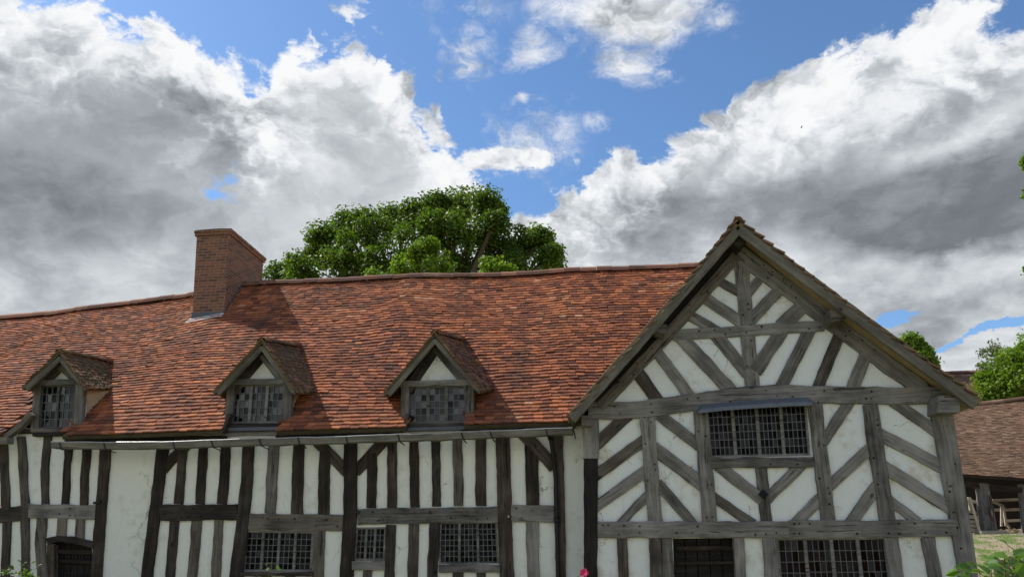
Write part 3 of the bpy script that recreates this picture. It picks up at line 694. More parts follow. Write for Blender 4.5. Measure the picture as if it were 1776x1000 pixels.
g('collar', G0, SG, [(520, 613), (850, 592), (1250, 566)], 52, proud=.040, pegs=10)
for p, w in (([(750, 355), (838, 405)], 42), ([(670, 432), (846, 545)], 54), ([(608, 522), (730, 590)], 50), ([(725, 610), (872, 785)], 58),
             ([(950, 325), (888, 402)], 44), ([(1035, 390), (900, 536)], 58), ([(1150, 470), (1050, 560)], 70), ([(1040, 600), (925, 775)], 66),
             ([(560, 622), (800, 880)], 64), ([(452, 700), (595, 902)], 54), ([(352, 792), (442, 922)], 62)): g('brace', G0, SG, p, w, W_MID if p[0][0] < 400 else W_GREY)
for p, w in (([(158, 570), (15, 855)], 62), ([(312, 590), (205, 850)], 58), ([(446, 690), (385, 850)], 66)): g('brace', H0, SH, p, w, W_MID if p[0][0] == 312 else W_GREY)
# iron boss on the centre stud
mb = MB(); c = at(1180 + 423 * SQ, 660 + 578 * SQ, YG - .05); mb.add([c + Vector((-.075, 0, 0)), c + Vector((0, 0, -.075)), c + Vector((.075, 0, 0)), c + Vector((0, 0, .075)), c + Vector((0, -.05, 0))], [(0, 1, 4), (1, 2, 4), (2, 3, 4), (3, 0, 4)])
mb.build('iron_boss', IRON, house)
# barge boards, purlin ends, plate ends
YBB = YB + .04
timber('barge_board', [(1279, 399), (1150, 548), (992, 727)], 15, W_BARGE, house, YBB, proud=.02, depth=.03, wob=.5)
timber('barge_board', [(1282, 397), (1480, 545), (1694, 702)], 17, W_BARGE, house, YBB, proud=.022, depth=.03, wob=.5)
VERGE = flat('lichened_verge', (.17, .14, .08), .95, 0, .6, 16, .8)
timber('verge_fillet', [(1278, 389), (1150, 536), (988, 718)], 7, VERGE, house, YBB + .02, proud=.0, depth=.06, wob=.9)
timber('verge_fillet', [(1283, 387), (1480, 533), (1702, 694)], 7, VERGE, house, YBB + .02, proud=.0, depth=.06, wob=.9)
def stub(px, py, wpx, hpx, yf, yb, m=W_GREY, name='purlin_end', rot=0.0):
    c, s_ = math.cos(rot), math.sin(rot); q = [(px + x * c - y * s_, py + x * s_ + y * c) for x, y in ((-wpx / 2, hpx / 2), (wpx / 2, hpx / 2), (wpx / 2, -hpx / 2), (-wpx / 2, -hpx / 2))]
    mb = MB(); mb.prism(q, yf, yb); return mb.build(name, m, house)
stub(1147, 569, 18, 17, YB + .12, YG + .1, rot=.3); stub(1452, 545, 24, 20, YB + .1, YG + .1, rot=-.25, m=W_MID); stub(1281, 417, 20, 20, YB + .14, YG + .1, rot=.7, m=W_MID)
stub(1646, 700, 38, 29, YG - .38, YG + .1, name='plate_end'); stub(1017, 729, 17, 18, YG - .22, YG + .1, name='plate_end')

# windows ----------------------------------------------------------
def bil(q, u, v):
    t = (q[0][0] + (q[1][0] - q[0][0]) * u, q[0][1] + (q[1][1] - q[0][1]) * u); b = (q[3][0] + (q[2][0] - q[3][0]) * u, q[3][1] + (q[2][1] - q[3][1]) * u)
    return (t[0] + (b[0] - t[0]) * v, t[1] + (b[1] - t[1]) * v)
def window(q, Y, lights, cols, rows, parent, name='window', fw=.035, mw=.03, wood_m=W_GREY, glass=GLASS, cloth=None, recess=.03, seed=0, came=.6):
    """frame and mullions in one mesh; glass quarrels, lead cames and cloth are its pieces. q: TL, TR, BR, BL in pixels"""
    rnd = random.Random(seed); fr = MB(); gl = MB(); cm = MB()
    yf = Y - .012; hv = fw * (abs(q[1][0] - q[0][0]) / abs(q[3][1] - q[0][1]))
    def bar(u0, v0, u1, v1, mb, a, b): mb.prism([bil(q, u0, v1), bil(q, u1, v1), bil(q, u1, v0), bil(q, u0, v0)], a, b)
    bar(0, 0, fw, 1, fr, yf, Y + .1); bar(1 - fw, 0, 1, 1, fr, yf, Y + .1); bar(fw, 0, 1 - fw, hv, fr, yf + .002, Y + .1); bar(fw, 1 - hv, 1 - fw, 1, fr, yf + .002, Y + .1)
    iw = (1 - 2 * fw)
    for i in range(1, lights):
        u = fw + iw * i / lights; bar(u - mw / 2, hv, u + mw / 2, 1 - hv, fr, yf + .004, Y + .1)
    for i in range(lights):
        u0 = fw + iw * i / lights + (mw / 2 if i else 0); u1 = fw + iw * (i + 1) / lights - (mw / 2 if i < lights - 1 else 0); v0, v1 = hv, 1 - hv
        gy = Y + recess + .004 * (i % 2)
        vj = [v0 + (v1 - v0) * (r / rows) + (rnd.uniform(-.008, .008) if 0 < r < rows else 0) for r in range(rows + 1)]
        for c in range(cols):
            for r in range(rows):
                ua, ub = u0 + (u1 - u0) * c / cols, u0 + (u1 - u0) * (c + 1) / cols
                pts = [at(*bil(q, uu, vv), gy) for uu, vv in ((ua, vj[r + 1]), (ub, vj[r + 1]), (ub, vj[r]), (ua, vj[r]))]
                tx, tz = rnd.uniform(-1, 1) * .0035, rnd.uniform(-1, 1) * .0035
                for p, (sx, sz) in zip(pts, ((-1, -1), (1, -1), (1, 1), (-1, 1))): p.y += tx * sx + tz * sz
                gl.add(pts, [(0, 1, 2, 3)])
        px_w = came
        def line(a, b):
            dx, dy = b[0] - a[0], b[1] - a[1]; L = math.hypot(dx, dy); nx, ny = -dy / L * px_w, dx / L * px_w
            cm.prism([(a[0] + nx, a[1] + ny), (b[0] + nx, b[1] + ny), (b[0] - nx, b[1] - ny), (a[0] - nx, a[1] - ny)], gy - .010 - rnd.random() * .003, gy + .004)
        for c in range(0, cols + 1): u = u0 + (u1 - u0) * c / cols; line(bil(q, u, v0), bil(q, u, v1))
        for r in range(0, rows + 1): line(bil(q, u0, vj[r]), bil(q, u1, vj[r]))
    o = fr.build(name, wood_m, parent); gl.build('glass', glass, o); cm.build('lead_came', CAME, o)
    if cloth:
        cb = MB(); n = 60; ya = Y + .42
        for (ua, ub, mm) in cloth:
            vs = []
            for k in range(n + 1):
                u = ua + (ub - ua) * k / n; yy = ya + .03 * math.sin(k * 1.1) + .02 * math.sin(k * 2.7)
                for v in (-.1, 1.1): p = at(*bil(q, u, v), yy); vs.append(p)
            cb.add(vs, [(2 * k, 2 * k + 1, 2 * k + 3, 2 * k + 2) for k in range(n)])
        cb.build('curtain', cloth[0][2], o)
    return o
window(W1, 0, 4, 3, 6, house, seed=1, cloth=[(.0, .30, CURTAIN), (.36, .52, CURTAIN)])
window(W2, 0, 3, 2, 5, house, seed=2, fw=.06, mw=.06)
window(W3, 0, 3, 4, 7, house, seed=3, fw=.025, mw=.035, cloth=[(.72, 1.0, CURTAIN)])
window(W4, YG, 4, 5, 6, house, seed=4, fw=.02, mw=.03, cloth=[(.0, .28, REDCLOTH), (.72, .84, REDCLOTH)])
window(W5, YG, 4, 4, 6, house, seed=5, fw=.015, mw=.03, cloth=[(.04, .98, REDCLOTH)])
# lead hood over the gable window
mb = MB(); hp = [(1209, 711), (1217, 701), (1260, 696.5), (1316, 692.5), (1370, 689), (1403, 688.5), (1411, 696)]
vs = []
for i, (x, y) in enumerate(hp):
    t = at(x, y, YG - .05); f = at(x, y + (3 if i in (0, 6) else 8), YG - .20); b = at(x, y + (4 if i in (0, 6) else 14.5), YG - .21); k_ = at(x, y + (4 if i in (0, 6) else 13), YG - .04)
    vs += [t, f, b, k_]
mb.add(vs, [(i * 4 + j, i * 4 + (j + 1) % 4, i * 4 + 4 + (j + 1) % 4, i * 4 + 4 + j) for i in range(6) for j in range(4)] + [(0, 1, 2, 3), (24, 27, 26, 25)])
mb.build('lead_hood', LEAD, house)

# doors -------------------------------------------------------------
def door(q, Y, planks, seed, rail_v=None):
    rnd = random.Random(seed); mb = MB()
    for i in range(planks):
        u0, u1 = i / planks, (i + 1) / planks - .015
        mb.prism([bil(q, u0, 1), bil(q, u1, 1), bil(q, u1, 0), bil(q, u0, 0)], Y + .10 + rnd.random() * .008, Y + .16)
    o = mb.build('door', W_BLACK, house)
    hb = MB()
    for v, w in ((.065, .013), (rail_v or .12, .009)): hb.prism([bil(q, .05, v + w), bil(q, .97, v + w), bil(q, .97, v - w), bil(q, .05, v - w)], Y + .055 + v * .05, Y + .1)
    hb.build('ledge', W_DARK, o)
    nb = MB()
    for i in range(planks * 2):
        for v in (.10, .22): c = at(*bil(q, (i + .5) / planks / 2, v), Y + .09); nb.box(c, (.02, .02, .02))
    nb.build('nail', IRON, o)
door(D1, 0, 6, 1, .13); door(D2, YG, 5, 2, .16)

# gutter and downpipe -------------------------------------------------
gp = [(88, 766), (180, 767), (300, 766), (400, 762), (500, 759), (600, 757), (690, 753), (760, 752), (800, 749), (900, 745.5), (993, 741.5)]
mb = MB(); lip = MB(); yg0, yg1 = -.40, -.24
pp = []
for i in range(len(gp) - 1):
    for k in range(6):
        f = k / 6; pp.append((gp[i][0] + (gp[i + 1][0] - gp[i][0]) * f, gp[i][1] + (gp[i + 1][1] - gp[i][1]) * f))
pp.append(gp[-1])
ring = []
for i, (x, y) in enumerate(pp):
    jx = noise.noise(Vector((x * .03, 0, 0))) * 1.2; h = 10.5 + noise.noise(Vector((x * .02, 5, 0))) * 1.5
    f0 = at(x, y + jx, yg0); f1 = at(x, y + h + jx, yg0); ring.append((f0, f1))
vs = []
for f0, f1 in ring: vs += [f0, f1, Vector((f1.x, yg1, f1.z)), Vector((f0.x, yg1, f0.z)), Vector((f0.x, yg1 - .02, f0.z)), Vector((f0.x, yg1 - .02, f1.z + .03)), Vector((f0.x, yg0 + .02, f1.z + .03)), Vector((f0.x, yg0 + .02, f0.z))]
mb.add(vs, [(i * 8 + j, i * 8 + (j + 1) % 8, i * 8 + 8 + (j + 1) % 8, i * 8 + 8 + j) for i in range(len(ring) - 1) for j in range(8)] + [tuple(range(8)), tuple(len(vs) - 8 + j for j in range(8))[::-1]])
gut = mb.build('gutter', wood('gutter_board', (.06, .055, .042), (.14, .13, .10), (.25, .235, .19), .3), house)
lip.tube([f0 + Vector((0, .004, .006 + noise.noise(Vector((f0.x * 3, 1, 0))) * .008)) for f0, f1 in ring], .010, 6); lip.build('lead_lip', GUTTERLIP, gut)
bk = MB()
for x in (110, 185, 293, 371, 443, 522, 600, 683, 797, 856, 944, 990):
    j = min(range(len(pp)), key=lambda i: abs(pp[i][0] - x)); f0, f1 = ring[j]
    a0 = f0 + Vector((0, -.008, .0)); a1 = f1 + Vector((.035, -.008, -.012)); q = [a0 + Vector((-.012, 0, 0)), a1 + Vector((-.012, 0, 0)), a1 + Vector((.012, 0, 0)), a0 + Vector((.012, 0, 0))]
    bk.hexa(q, [v + Vector((0, .01, 0)) for v in q]); bk.hexa([a1 + Vector((-.012, 0, 0)), a1 + Vector((.012, 0, 0)), a1 + Vector((.012, .3, -.02)), a1 + Vector((-.012, .3, -.02))], [a1 + Vector((-.012, 0, -.01)), a1 + Vector((.012, 0, -.01)), a1 + Vector((.012, .3, -.03)), a1 + Vector((-.012, .3, -.03))])
bk.build('bracket', IRON, gut)
pz = [at(955, 753, -.26), at(956, 765, -.25), at(959, 785, -.12), at(964, 830, -.09), at(968, 1000, -.09)]; pz.append(Vector((pz[-1].x + .02, -.09, 0)))
mb = MB(); mb.tube(pz, .036, 10); 
for x, y in ((955, 757), (960, 790), (966, 900)): c = at(x, y, -.26 if y < 760 else -.09); mb.tube([c + Vector((0, 0, .03)), c - Vector((0, 0, .05))], .047, 10)
mb.build('downpipe', IRON, house, True)
# far left scrap of gutter
mb = MB(); q = [(-700, 770), (12, 757), (12, 768), (-700, 783)]; mb.prism([q[3], q[2], q[1], q[0]], yg0, yg1); o = mb.build('gutter', gut.data.materials[0], house)

# chimney -----------------------------------------------------------
cb = on_roof(333, 556); yc = cb.y; xl = at(338, 480, yc).x; xr = at(392, 480, yc).x; zt = at(340, 410, yc).z
cbk = atx(462, 445, xr); yk = min(max(cbk.y, yc + 1.0), yc + 2.4); print('chimney', xl, xr, yc, yk, zt, roof_z(xr, yc))
zb = roof_z((xl + xr) / 2, yc); xlb, xrb = at(332, 560, yc).x, at(387, 560, yc).x; xl, xr = at(341, 412, yc).x, at(398, 408, yc).x
ex = (zb - 3.0) / (zt - zb); xl0, xr0 = xlb - (xl - xlb) * ex, xrb - (xr - xrb) * ex
ch = MB(); ch.hexa([(xl0, yc, 3.0), (xr0, yc, 3.0), (xr, yc, zt), (xl, yc, zt)], [(xl0, yk, 3.0), (xr0, yk, 3.0), (xr, yk, zt), (xl, yk, zt)])
chim = ch.build('chimney', BRICK, house); xrt = xr
cp = MB(); e = .035
cp.box(((xl + xr) / 2, (yc + yk) / 2, zt + .035), (xr - xl + 2 * e, yk - yc + 2 * e, .07)); cp.box(((xl + xr) / 2, (yc + yk) / 2, zt + .10), (xr - xl + 3 * e, yk - yc + 3 * e, .066))
rnd = random.Random(4); n = 18
vs = []
for i in range(n + 1):
    yy = yc - .04 + (yk - yc + .08) * i / n
    for xx in (xl - .04, (xl + xr) / 2, xr + .04): vs.append(Vector((xx, yy, zt + .136 + (.02 + rnd.random() * .035) * (1 if xx == (xl + xr) / 2 else .35))))
cp.add(vs, [(i * 3 + j, i * 3 + j + 1, i * 3 + j + 4, i * 3 + j + 3) for i in range(n) for j in range(2)])
cp.build('cap', BRICK, chim)
xl, xr = xlb, xrb
fl = MB()
for i in range(14):
    y0 = yc + (min(yk, YR) - yc) * i / 14; y1 = yc + (min(yk, YR) - yc) * (i + 1) / 14
    z0, z1 = roof_z(xr, y0), roof_z(xr, y1)
    xa, xb = (xrb + (xrt - xrb) * (z0 - zb) / (zt - zb) + .016, xrb + (xrt - xrb) * (z1 - zb) / (zt - zb) + .016)
    fl.hexa([(xa, y0, z0 - .1), (xb, y1, z1 - .1), (xb, y1, z1 + .11), (xa, y0, z0 + .11)], [(xa - .05, y0, z0 - .1), (xb - .05, y1, z1 - .1), (xb - .05, y1, z1 + .11), (xa - .05, y0, z0 + .11)])
zf = roof_z((xl + xr) / 2, yc); fl.box(((xl + xr) / 2, yc - .012, zf + .05), (xr - xl + .03, .02, .14)); fl.build('flashing', LEAD_D, chim)
fm = MB(); nrm = Vector((0, -.76, .65)); u_ = Vector((0, .65, .76)); q = [roofP(xl - .10, 0)] 
s0 = (yc - YE) / (YR - YE) * SL
qq = [roofP(xl - .10, s0 - .11) + nrm * .045, roofP(xr + .0, s0 - .11) + nrm * .045, roofP(xr + .0, s0 + .06) + nrm * .05, roofP(xl - .04, s0 + .06) + nrm * .05]
fm.hexa(qq, [v - nrm * .02 for v in qq]); fm.build('mortar_fillet', MORTAR, chim)

# dormers -----------------------------------------------------------
def dormer(apex, lf, rf, B, V, sillL, sillR, eL, eR, win, lights, cols, rows, tri, seed, cheek=PLASTER_Y):
    """apex/lf/rf: ridge and eave feet of the front verge; B,V: ridge and eave where they meet the main roof; win: glazing quad; tri: plaster triangle. All pixels."""
    YF = -.34; YW = -.03
    A = at(*apex, YF); Lf = at(*lf, YF); Rf = at(*rf, YF); Bk = on_roof(*B, .02); Vr = on_roof(*V, .05)
    # front wall of the dormer, with its window opening
    out = [at(*sillL, YW), at(*sillR, YW), at(*eR, YW), at(apex[0] + 2, apex[1] + 26, YW), at(*eL, YW)]
    body = slab('dormer', [(p.x, p.z) for p in out], [[(p.x, p.z) for p in (at(x, y, YW) for x, y in win)]], YW, YW + .1, PLASTER_G, house)
    # slopes
    Lb = Vector((2 * A.x - Vr.x, Vr.y, roof_z(2 * A.x - Vr.x, Vr.y) + .05)); Lb.x = Lf.x - .12; Lb.z = Lf.z + .05; Lb.y = YE + (YR - YE) * min(.5, max(.1, (Lb.z - interp(E_T, Lb.x)) / 4.1))
    def mk(F, Vv, sgn):
        S = (A - F).length; D = (Bk - A).length
        def P(a_, s):
            t = s / S; fr = F.lerp(A, t); bk = Vv.lerp(Bk, t); return fr.lerp(bk, a_)
        return P, S, D
    mats_ = TILE_D; roof = None
    for (F, Vv, nm) in ((Rf, Vr, 'dormer_roof'), (Lf, Lb, 'dormer_roof_slope')):
        P, S, D = mk(F, Vv, 1)
        P2 = lambda a_, s, P=P, D=D: P(a_ / D, s)
        r = tile_field(nm, P2, 0, D, S, mats_, body, None, .085, .15, .022, seed + (3 if F is Lf else 0), jit=1.6)
        deck('soffit', P2, .02, D, S, 6, 4, SOFFIT, body, None, .04)
    ridge_run('ridge_tiles', [A + Vector((0, 0, .0)), A.lerp(Bk, .5) + Vector((0, 0, .02)), Bk + Vector((0, 0, .04))], TILE_D, body, .075, .3, seed)
    et = MB(); dirr = (Bk - A).normalized(); et.tube([Bk - dirr * .22 + Vector((0, 0, .02)), Bk + dirr * .1 + Vector((0, 0, .03))], [.085, .075], 10); et.build('end_ridge_tile', TILE, body)
    # verge boards, inner rafters
    k_ = 7.5
    timber('barge_board', [(apex[0] + 1, apex[1] + 14), (lf[0] + 9, lf[1] + 2)], k_, W_BARGE, body, YF + .03, proud=.01, depth=.03, wob=.4)
    timber('barge_board', [(apex[0] - 1, apex[1] + 14), (rf[0] - 4, rf[1] - 1)], k_, W_BARGE, body, YF + .03, proud=.012, depth=.03, wob=.4)
    timber('rafter', [(apex[0] + 2, apex[1] + 27), (eL[0] + 3, eL[1] + 2)], 17, W_MID, body, YW, proud=.03, depth=.03, wob=.5)
    timber('rafter', [(apex[0] + 2, apex[1] + 27), (eR[0] - 3, eR[1] + 2)], 17, W_GREY, body, YW, proud=.034, depth=.03, wob=.5)
    # frame
    wl = [(win[0][0] - 7, win[0][1] - 4), (win[3][0] - 7, win[3][1] + 6)]; wr = [(win[1][0] + 7, win[1][1] - 4), (win[2][0] + 7, win[2][1] + 6)]
    timber('post', wl, 13.5, W_GREY, body, YW, proud=.05, depth=.04, wob=.5); timber('post', wr, 13.5, W_GREY, body, YW, proud=.052, depth=.04, wob=.5)
    timber('lintel', [(win[0][0] - 16, win[0][1] - 6), (win[1][0] + 8, win[1][1] - 6.5)], 10, W_GREY, body, YW, proud=.06, depth=.04, wob=.5)
    timber('sill', [(win[3][0] - 12, win[3][1] + 4), (win[2][0] + 11, win[2][1] + 4)], 7, W_MID, body, YW, proud=.07, depth=.06, wob=.5)
    fb = MB(); fb.prism([(win[3][0] - 10, win[3][1] + 14), (win[2][0] + 2, win[2][1] + 13), (win[2][0] + 2, win[2][1] + 7), (win[3][0] - 10, win[3][1] + 8)], YW - .09, YW + .02)
    fb.build('lead_apron', LEAD_D if seed != 31 else W_DARK, body)
    window(win, YW, lights, cols, rows, body, 'window_frame', .02, .055, W_GREY, GLASS_D, None, .02, seed)
    for ob in [o for o in body.children if o.name.startswith('window_frame')]:
        for c in list(ob.children): c.parent = body
    # cheeks
    for sgn, ps, pe in ((1, sillR, eR), (-1, sillL, eL)):
        a0 = at(*ps, YW); a1 = at(*pe, YW); x = (a0.x + a1.x) / 2
        zz = min(a1.z, roof_z(x, 2.5)); yb_ = YE + (YR - YE) * (zz - interp(E_T, x)) / (interp(R_T, x) - interp(E_T, x))
        cm_ = MB(); x0 = x - (.1 if sgn > 0 else -.02); x1 = x + (-.01 if sgn > 0 else .1)
        prof = [(YW + .05, a0.z - .1), (YW + .05, a1.z + .02), (yb_ + .2, a1.z + .02), (yb_ + .1, a1.z - .25)]
        cm_.hexa([(x0, y, z) for y, z in prof], [(x1, y, z) for y, z in prof]); cm_.build('cheek', cheek, body)
    return body
dormer((103, 606), (36, 672), (150, 674), (190, 628), (194, 674), (62, 742), (141, 747), (62, 668), (146, 666),
       [(72, 669), (132, 668), (126, 741), (66, 742)], 2, 3, 5, None, 31)
dormer((454, 587), (368, 680), (513, 681), (517, 601), (549, 680), (396, 744), (500, 742), (398, 676), (505, 672),
       [(407, 668), (494, 667), (489, 732), (402, 733)], 3, 3, 5, None, 41)
dormer((754, 575), (665, 682), (834, 679), (800, 590), (857, 675), (702, 743), (818, 742), (702, 676), (820, 672),
       [(709, 671), (808, 669), (807, 731), (709, 733)], 3, 3, 5, None, 51)
# slanting boards where the tiles stop beside the dormers, timber plates under them
timber('verge_board', [(52, 716), (36, 735), (8, 757)], 8, W_MID, house, -.2, proud=.02, depth=.1)
timber('verge_board', [(397, 716), (386, 747)], 5, W_MID, house, -.2, proud=.02, depth=.1); timber('verge_board', [(707, 716), (701, 744)], 5, W_MID, house, -.2, proud=.02, depth=.1)
timber('wall_plate', [(24, 748), (108, 745)], 9, W_MID, house, -.0, proud=.05)
timber('wall_plate', [(384, 753), (480, 750)], 6, W_GREY, house, -.0, proud=.05)
for (x0, x1, y) in ((112, 392, 759), (478, 700, 753), (800, 985, 744)): timber('wall_plate', [(x0, y + 6), (x1, y)], 9, W_DARK, house, .0, proud=.05)

#%%PART2
# ================================================================== GROUND
_g = at(1712, 926, 13.0); GZ = _g.z
def ground_z(x, y):
    t = min(max((y - .5) / 11.5, 0), 1); s = t * t * (3 - 2 * t) * .35 + t * .65
    z = GZ * s
    z += noise.noise(Vector((x * .25, y * .25, 0))) * .10 * min(1, max(0, (y - 1) / 4))
    z += max(0, y - 25) * .01
    return z if not (y < 7 and -21 < x < gr1.x - .2 and y > -1) else -.05
ys = [-60, -30, -15, -8, -4, -2] + [i * .5 for i in range(-2, 60)] + [32, 36, 42, 50, 65, 90, 140, 250, 500, 900]
xs = [-900, -400, -200, -100, -60, -40, -30, -20] + [-16 + i * .6 for i in range(0, 72)] + [28, 32, 40, 60, 100, 200, 400, 900]
vs = [Vector((x, y, ground_z(x, y))) for y in ys for x in xs]; nx_ = len(xs)
fs = [(j * nx_ + i, j * nx_ + i + 1, (j + 1) * nx_ + i + 1, (j + 1) * nx_ + i) for j in range(len(ys) - 1) for i in range(nx_ - 1)]
gm, k, p = mat('grass_and_gravel')
tc = k.new('ShaderNodeTexCoord'); P_ = tc.outputs['Object']; gx, gy, gz_ = k.sep(P_)
n1 = k.noise(P_, .8, 5, .6); n2 = k.noise(P_, 14, 5, .7); n3 = k.vor(P_, 26)
grass = k.ramp(n2, [(.3, (.08, .13, .02)), (.55, (.17, .24, .045)), (.75, (.33, .33, .11))])
straw = k.ramp(n2, [(.3, (.27, .21, .12)), (.6, (.47, .38, .24)), (.8, (.58, .50, .34))])
grav = k.ramp(k.m('ADD', k.m('MULTIPLY', n3, .8), k.m('MULTIPLY', n2, .5)), [(.2, (.14, .10, .08)), (.5, (.33, .25, .20)), (.9, (.48, .40, .34))])
c1 = k.mix(k.sm(k.noise(P_, 1.1, 4, .65), .47, .56), straw, grass)
road = k.m('ADD', k.m('MULTIPLY', gx, .55), k.m('ADD', k.m('MULTIPLY', gy, .45), k.m('MULTIPLY', n1, 2.0)))
c1 = k.mix(k.sm(road, 12.5, 13.3), c1, grav)
k.put(p.inputs['Base Color'], c1); p.inputs['Roughness'].default_value = .95
bump(k, p, k.m('ADD', n2, n3), .9, .04)
go = from_data('ground', vs, fs, gm, None, True); go['kind'] = 'structure'
# grass tufts on the slope beside the gable
rnd = random.Random(5); vs = []; fs = []
for i in range(4200):
    y = rnd.uniform(3.5, 12.8); x = rnd.uniform(7.0, 16.5)
    if noise.noise(Vector((x * .8, y * .8, 3))) < -.02 or x * .55 + y * .45 > 12.6 + rnd.random(): continue
    z = ground_z(x, y); h = rnd.uniform(.03, .10); a_ = rnd.random() * 6.28; w = .008; b = len(vs); lx, ly = rnd.uniform(-.04, .04), rnd.uniform(-.04, .04)
    vs += [Vector((x - math.cos(a_) * w, y - math.sin(a_) * w, z)), Vector((x + math.cos(a_) * w, y + math.sin(a_) * w, z)), Vector((x + lx, y + ly, z + h))]; fs.append((b, b + 1, b + 2))
gt = from_data('grass', vs, fs, LEAF_SHRUB, None); gt['kind'] = 'stuff'; gt['label'] = 'short grass on the bank between the gable and the open shed'; gt['category'] = 'grass'

# ================================================================== TREES
import numpy as np
def leaf_cloud(centers, nper, size, seed, upbias=.35, aspect=.62):
    """centers: list of (Vector, radius). One diamond-shaped bent leaf per entry, as one mesh"""
    rg = np.random.default_rng(seed)
    C = np.array([[c.x, c.y, c.z] for c, r in centers]); Rr = np.array([r for c, r in centers])
    idx = np.repeat(np.arange(len(centers)), nper); n = len(idx)
    d = rg.normal(size=(n, 3)); d /= np.linalg.norm(d, axis=1)[:, None]
    rad = Rr[idx] * rg.uniform(.25, 1.0, n) ** .6
    pos = C[idx] + d * rad[:, None] * np.array([1, 1, .8])
    nrm = d * .7 + rg.normal(size=(n, 3)) * .55 + np.array([0, 0, upbias]); nrm /= np.linalg.norm(nrm, axis=1)[:, None]
    t = np.cross(nrm, rg.normal(size=(n, 3))); t /= np.linalg.norm(t, axis=1)[:, None]; b = np.cross(nrm, t)
    s = size * rg.uniform(.6, 1.25, n)[:, None]
    v0 = pos - t * s * .5; v2 = pos + t * s * .5 - nrm * s * .12; v1 = pos + b * s * .5 * aspect + nrm * s * .08; v3 = pos - b * s * .5 * aspect + nrm * s * .08
    V = np.stack([v0, v1, v2, v3], 1).reshape(-1, 3)
    me = bpy.data.meshes.new('leaves'); me.vertices.add(len(V)); me.vertices.foreach_set('co', V.ravel())
    me.loops.add(n * 4); me.loops.foreach_set('vertex_index', np.arange(n * 4)); me.polygons.add(n); me.polygons.foreach_set('loop_start', np.arange(n) * 4)
    me.update(calc_edges=True); me.validate(); return me
def tree(name, label, cat, base, blobs, Y, leaf_m, size, sub_r, nsub, nper, seed, group=None, trunk_r=.3, upbias=.35):
    """blobs: (px, py, r_px, dy): crown masses placed at distance y=Y+dy, given in the photo's pixels, radius converted to metres"""
    rnd = random.Random(seed); th = thing(name, label, cat, base, group)
    base = Vector(base); cs = []; limbs = MB(); bl = []
    for px, py, rp_, dy in blobs:
        c = at(px, py, Y + dy); r = rp_ * .86 / FPX * (c - CAM).length; bl.append((c, r))
    cm_ = sum((c for c, r in bl), Vector()) / len(bl)
    fork = Vector((base.x * .7 + cm_.x * .3, base.y, base.z + (min(c.z for c, r in bl) - base.z) * .55))
    limbs.tube([base, base.lerp(fork, .5) + Vector((.1, 0, 0)), fork], [trunk_r * 1.3, trunk_r, trunk_r * .85], 10)
    for c, r in bl:
        mid = fork.lerp(c, .55) + Vector((rnd.uniform(-.4, .4), rnd.uniform(-.4, .4), rnd.uniform(.1, .5)))
        limbs.tube([fork, mid, c], [trunk_r * .55, trunk_r * .32, trunk_r * .12], 7)
        for _ in range(nsub if r > .1 else 3):
            v = Vector((rnd.gauss(0, 1), rnd.gauss(0, 1), rnd.gauss(0, 1))).normalized(); q = c + v * r * (rnd.uniform(.15, 1.0) ** .5)
            rr = sub_r * rnd.uniform(.6, 1.35); cs.append((q, rr))
            if rnd.random() < .55: limbs.tube([c.lerp(q, -.1), c.lerp(q, .6) + Vector((0, 0, -.08)), q], [trunk_r * .12, trunk_r * .07, trunk_r * .03], 5, cap=False)
    tr = limbs.build('trunk', BARK, None, True); keep(tr, th)
    me = leaf_cloud(cs, nper, size, seed, upbias); o = bpy.data.objects.new('crown', me); scene.collection.objects.link(o); me.materials.append(leaf_m); keep(o, th)
    return th
def gb(px, Y, z=None): q = at(px, 700, Y); return (q.x, Y, ground_z(q.x, Y) - .1 if z is None else z)
big = [(485, 478, 26, 1), (520, 468, 34, -1), (556, 440, 36, 1), (560, 408, 30, 0), (600, 392, 34, 2), (625, 372, 26, 0), (600, 440, 44, -1.5), (650, 400, 40, -1), (690, 372, 36, 1), (720, 362, 30, -1),
       (755, 352, 32, 0), (790, 350, 38, 1), (835, 348, 30, -1), (858, 365, 26, 1), (850, 400, 38, -1), (790, 400, 50, -2), (720, 420, 50, -2), (660, 450, 46, -2), (800, 450, 50, -1), (870, 440, 40, 0),
       (905, 425, 34, 1), (940, 412, 20, 0), (950, 440, 28, -1), (945, 470, 36, 1), (895, 475, 44, -1), (600, 480, 50, 0), (700, 480, 60, 0), (860, 375, 20, -2), (745, 385, 34, -2.5)]
big = [(x + rnd.uniform(-5, 5), y + (6 if y < 400 else 0) + rnd.uniform(-4, 4), r_ * rnd.uniform(.7, 1.0), d_) for x, y, r_, d_ in big]
tree('broadleaf_tree', 'large dark green broadleaf tree rising behind the main roof ridge', 'tree', gb(740, 22), big, 22, LEAF_OAK, .20, .56, 26, 84, 31, None, .55)
tree('broadleaf_tree', 'small yellow green treetop just above the roof ridge, in front of the large tree', 'tree', gb(755, 16),
     [(720, 440, 20, 0), (745, 424, 16, 0), (700, 466, 24, 0), (765, 462, 24, .6), (740, 472, 30, 0), (850, 468, 22, 0), (880, 474, 18, .4), (655, 480, 18, 0)], 15.5, LEAF_FRESH, .16, .34, 16, 60, 33, None, .2)
tree('broadleaf_tree', 'small green treetop showing over the right slope of the gable', 'tree', gb(1590, 30),
     [(1580, 596, 13, 0), (1594, 606, 12, 0), (1568, 606, 13, 1), (1606, 626, 14, 0), (1560, 640, 30, 1), (1585, 630, 22, 0)], 30, LEAF_FRESH, .22, .5, 24, 70, 35, None, .25)
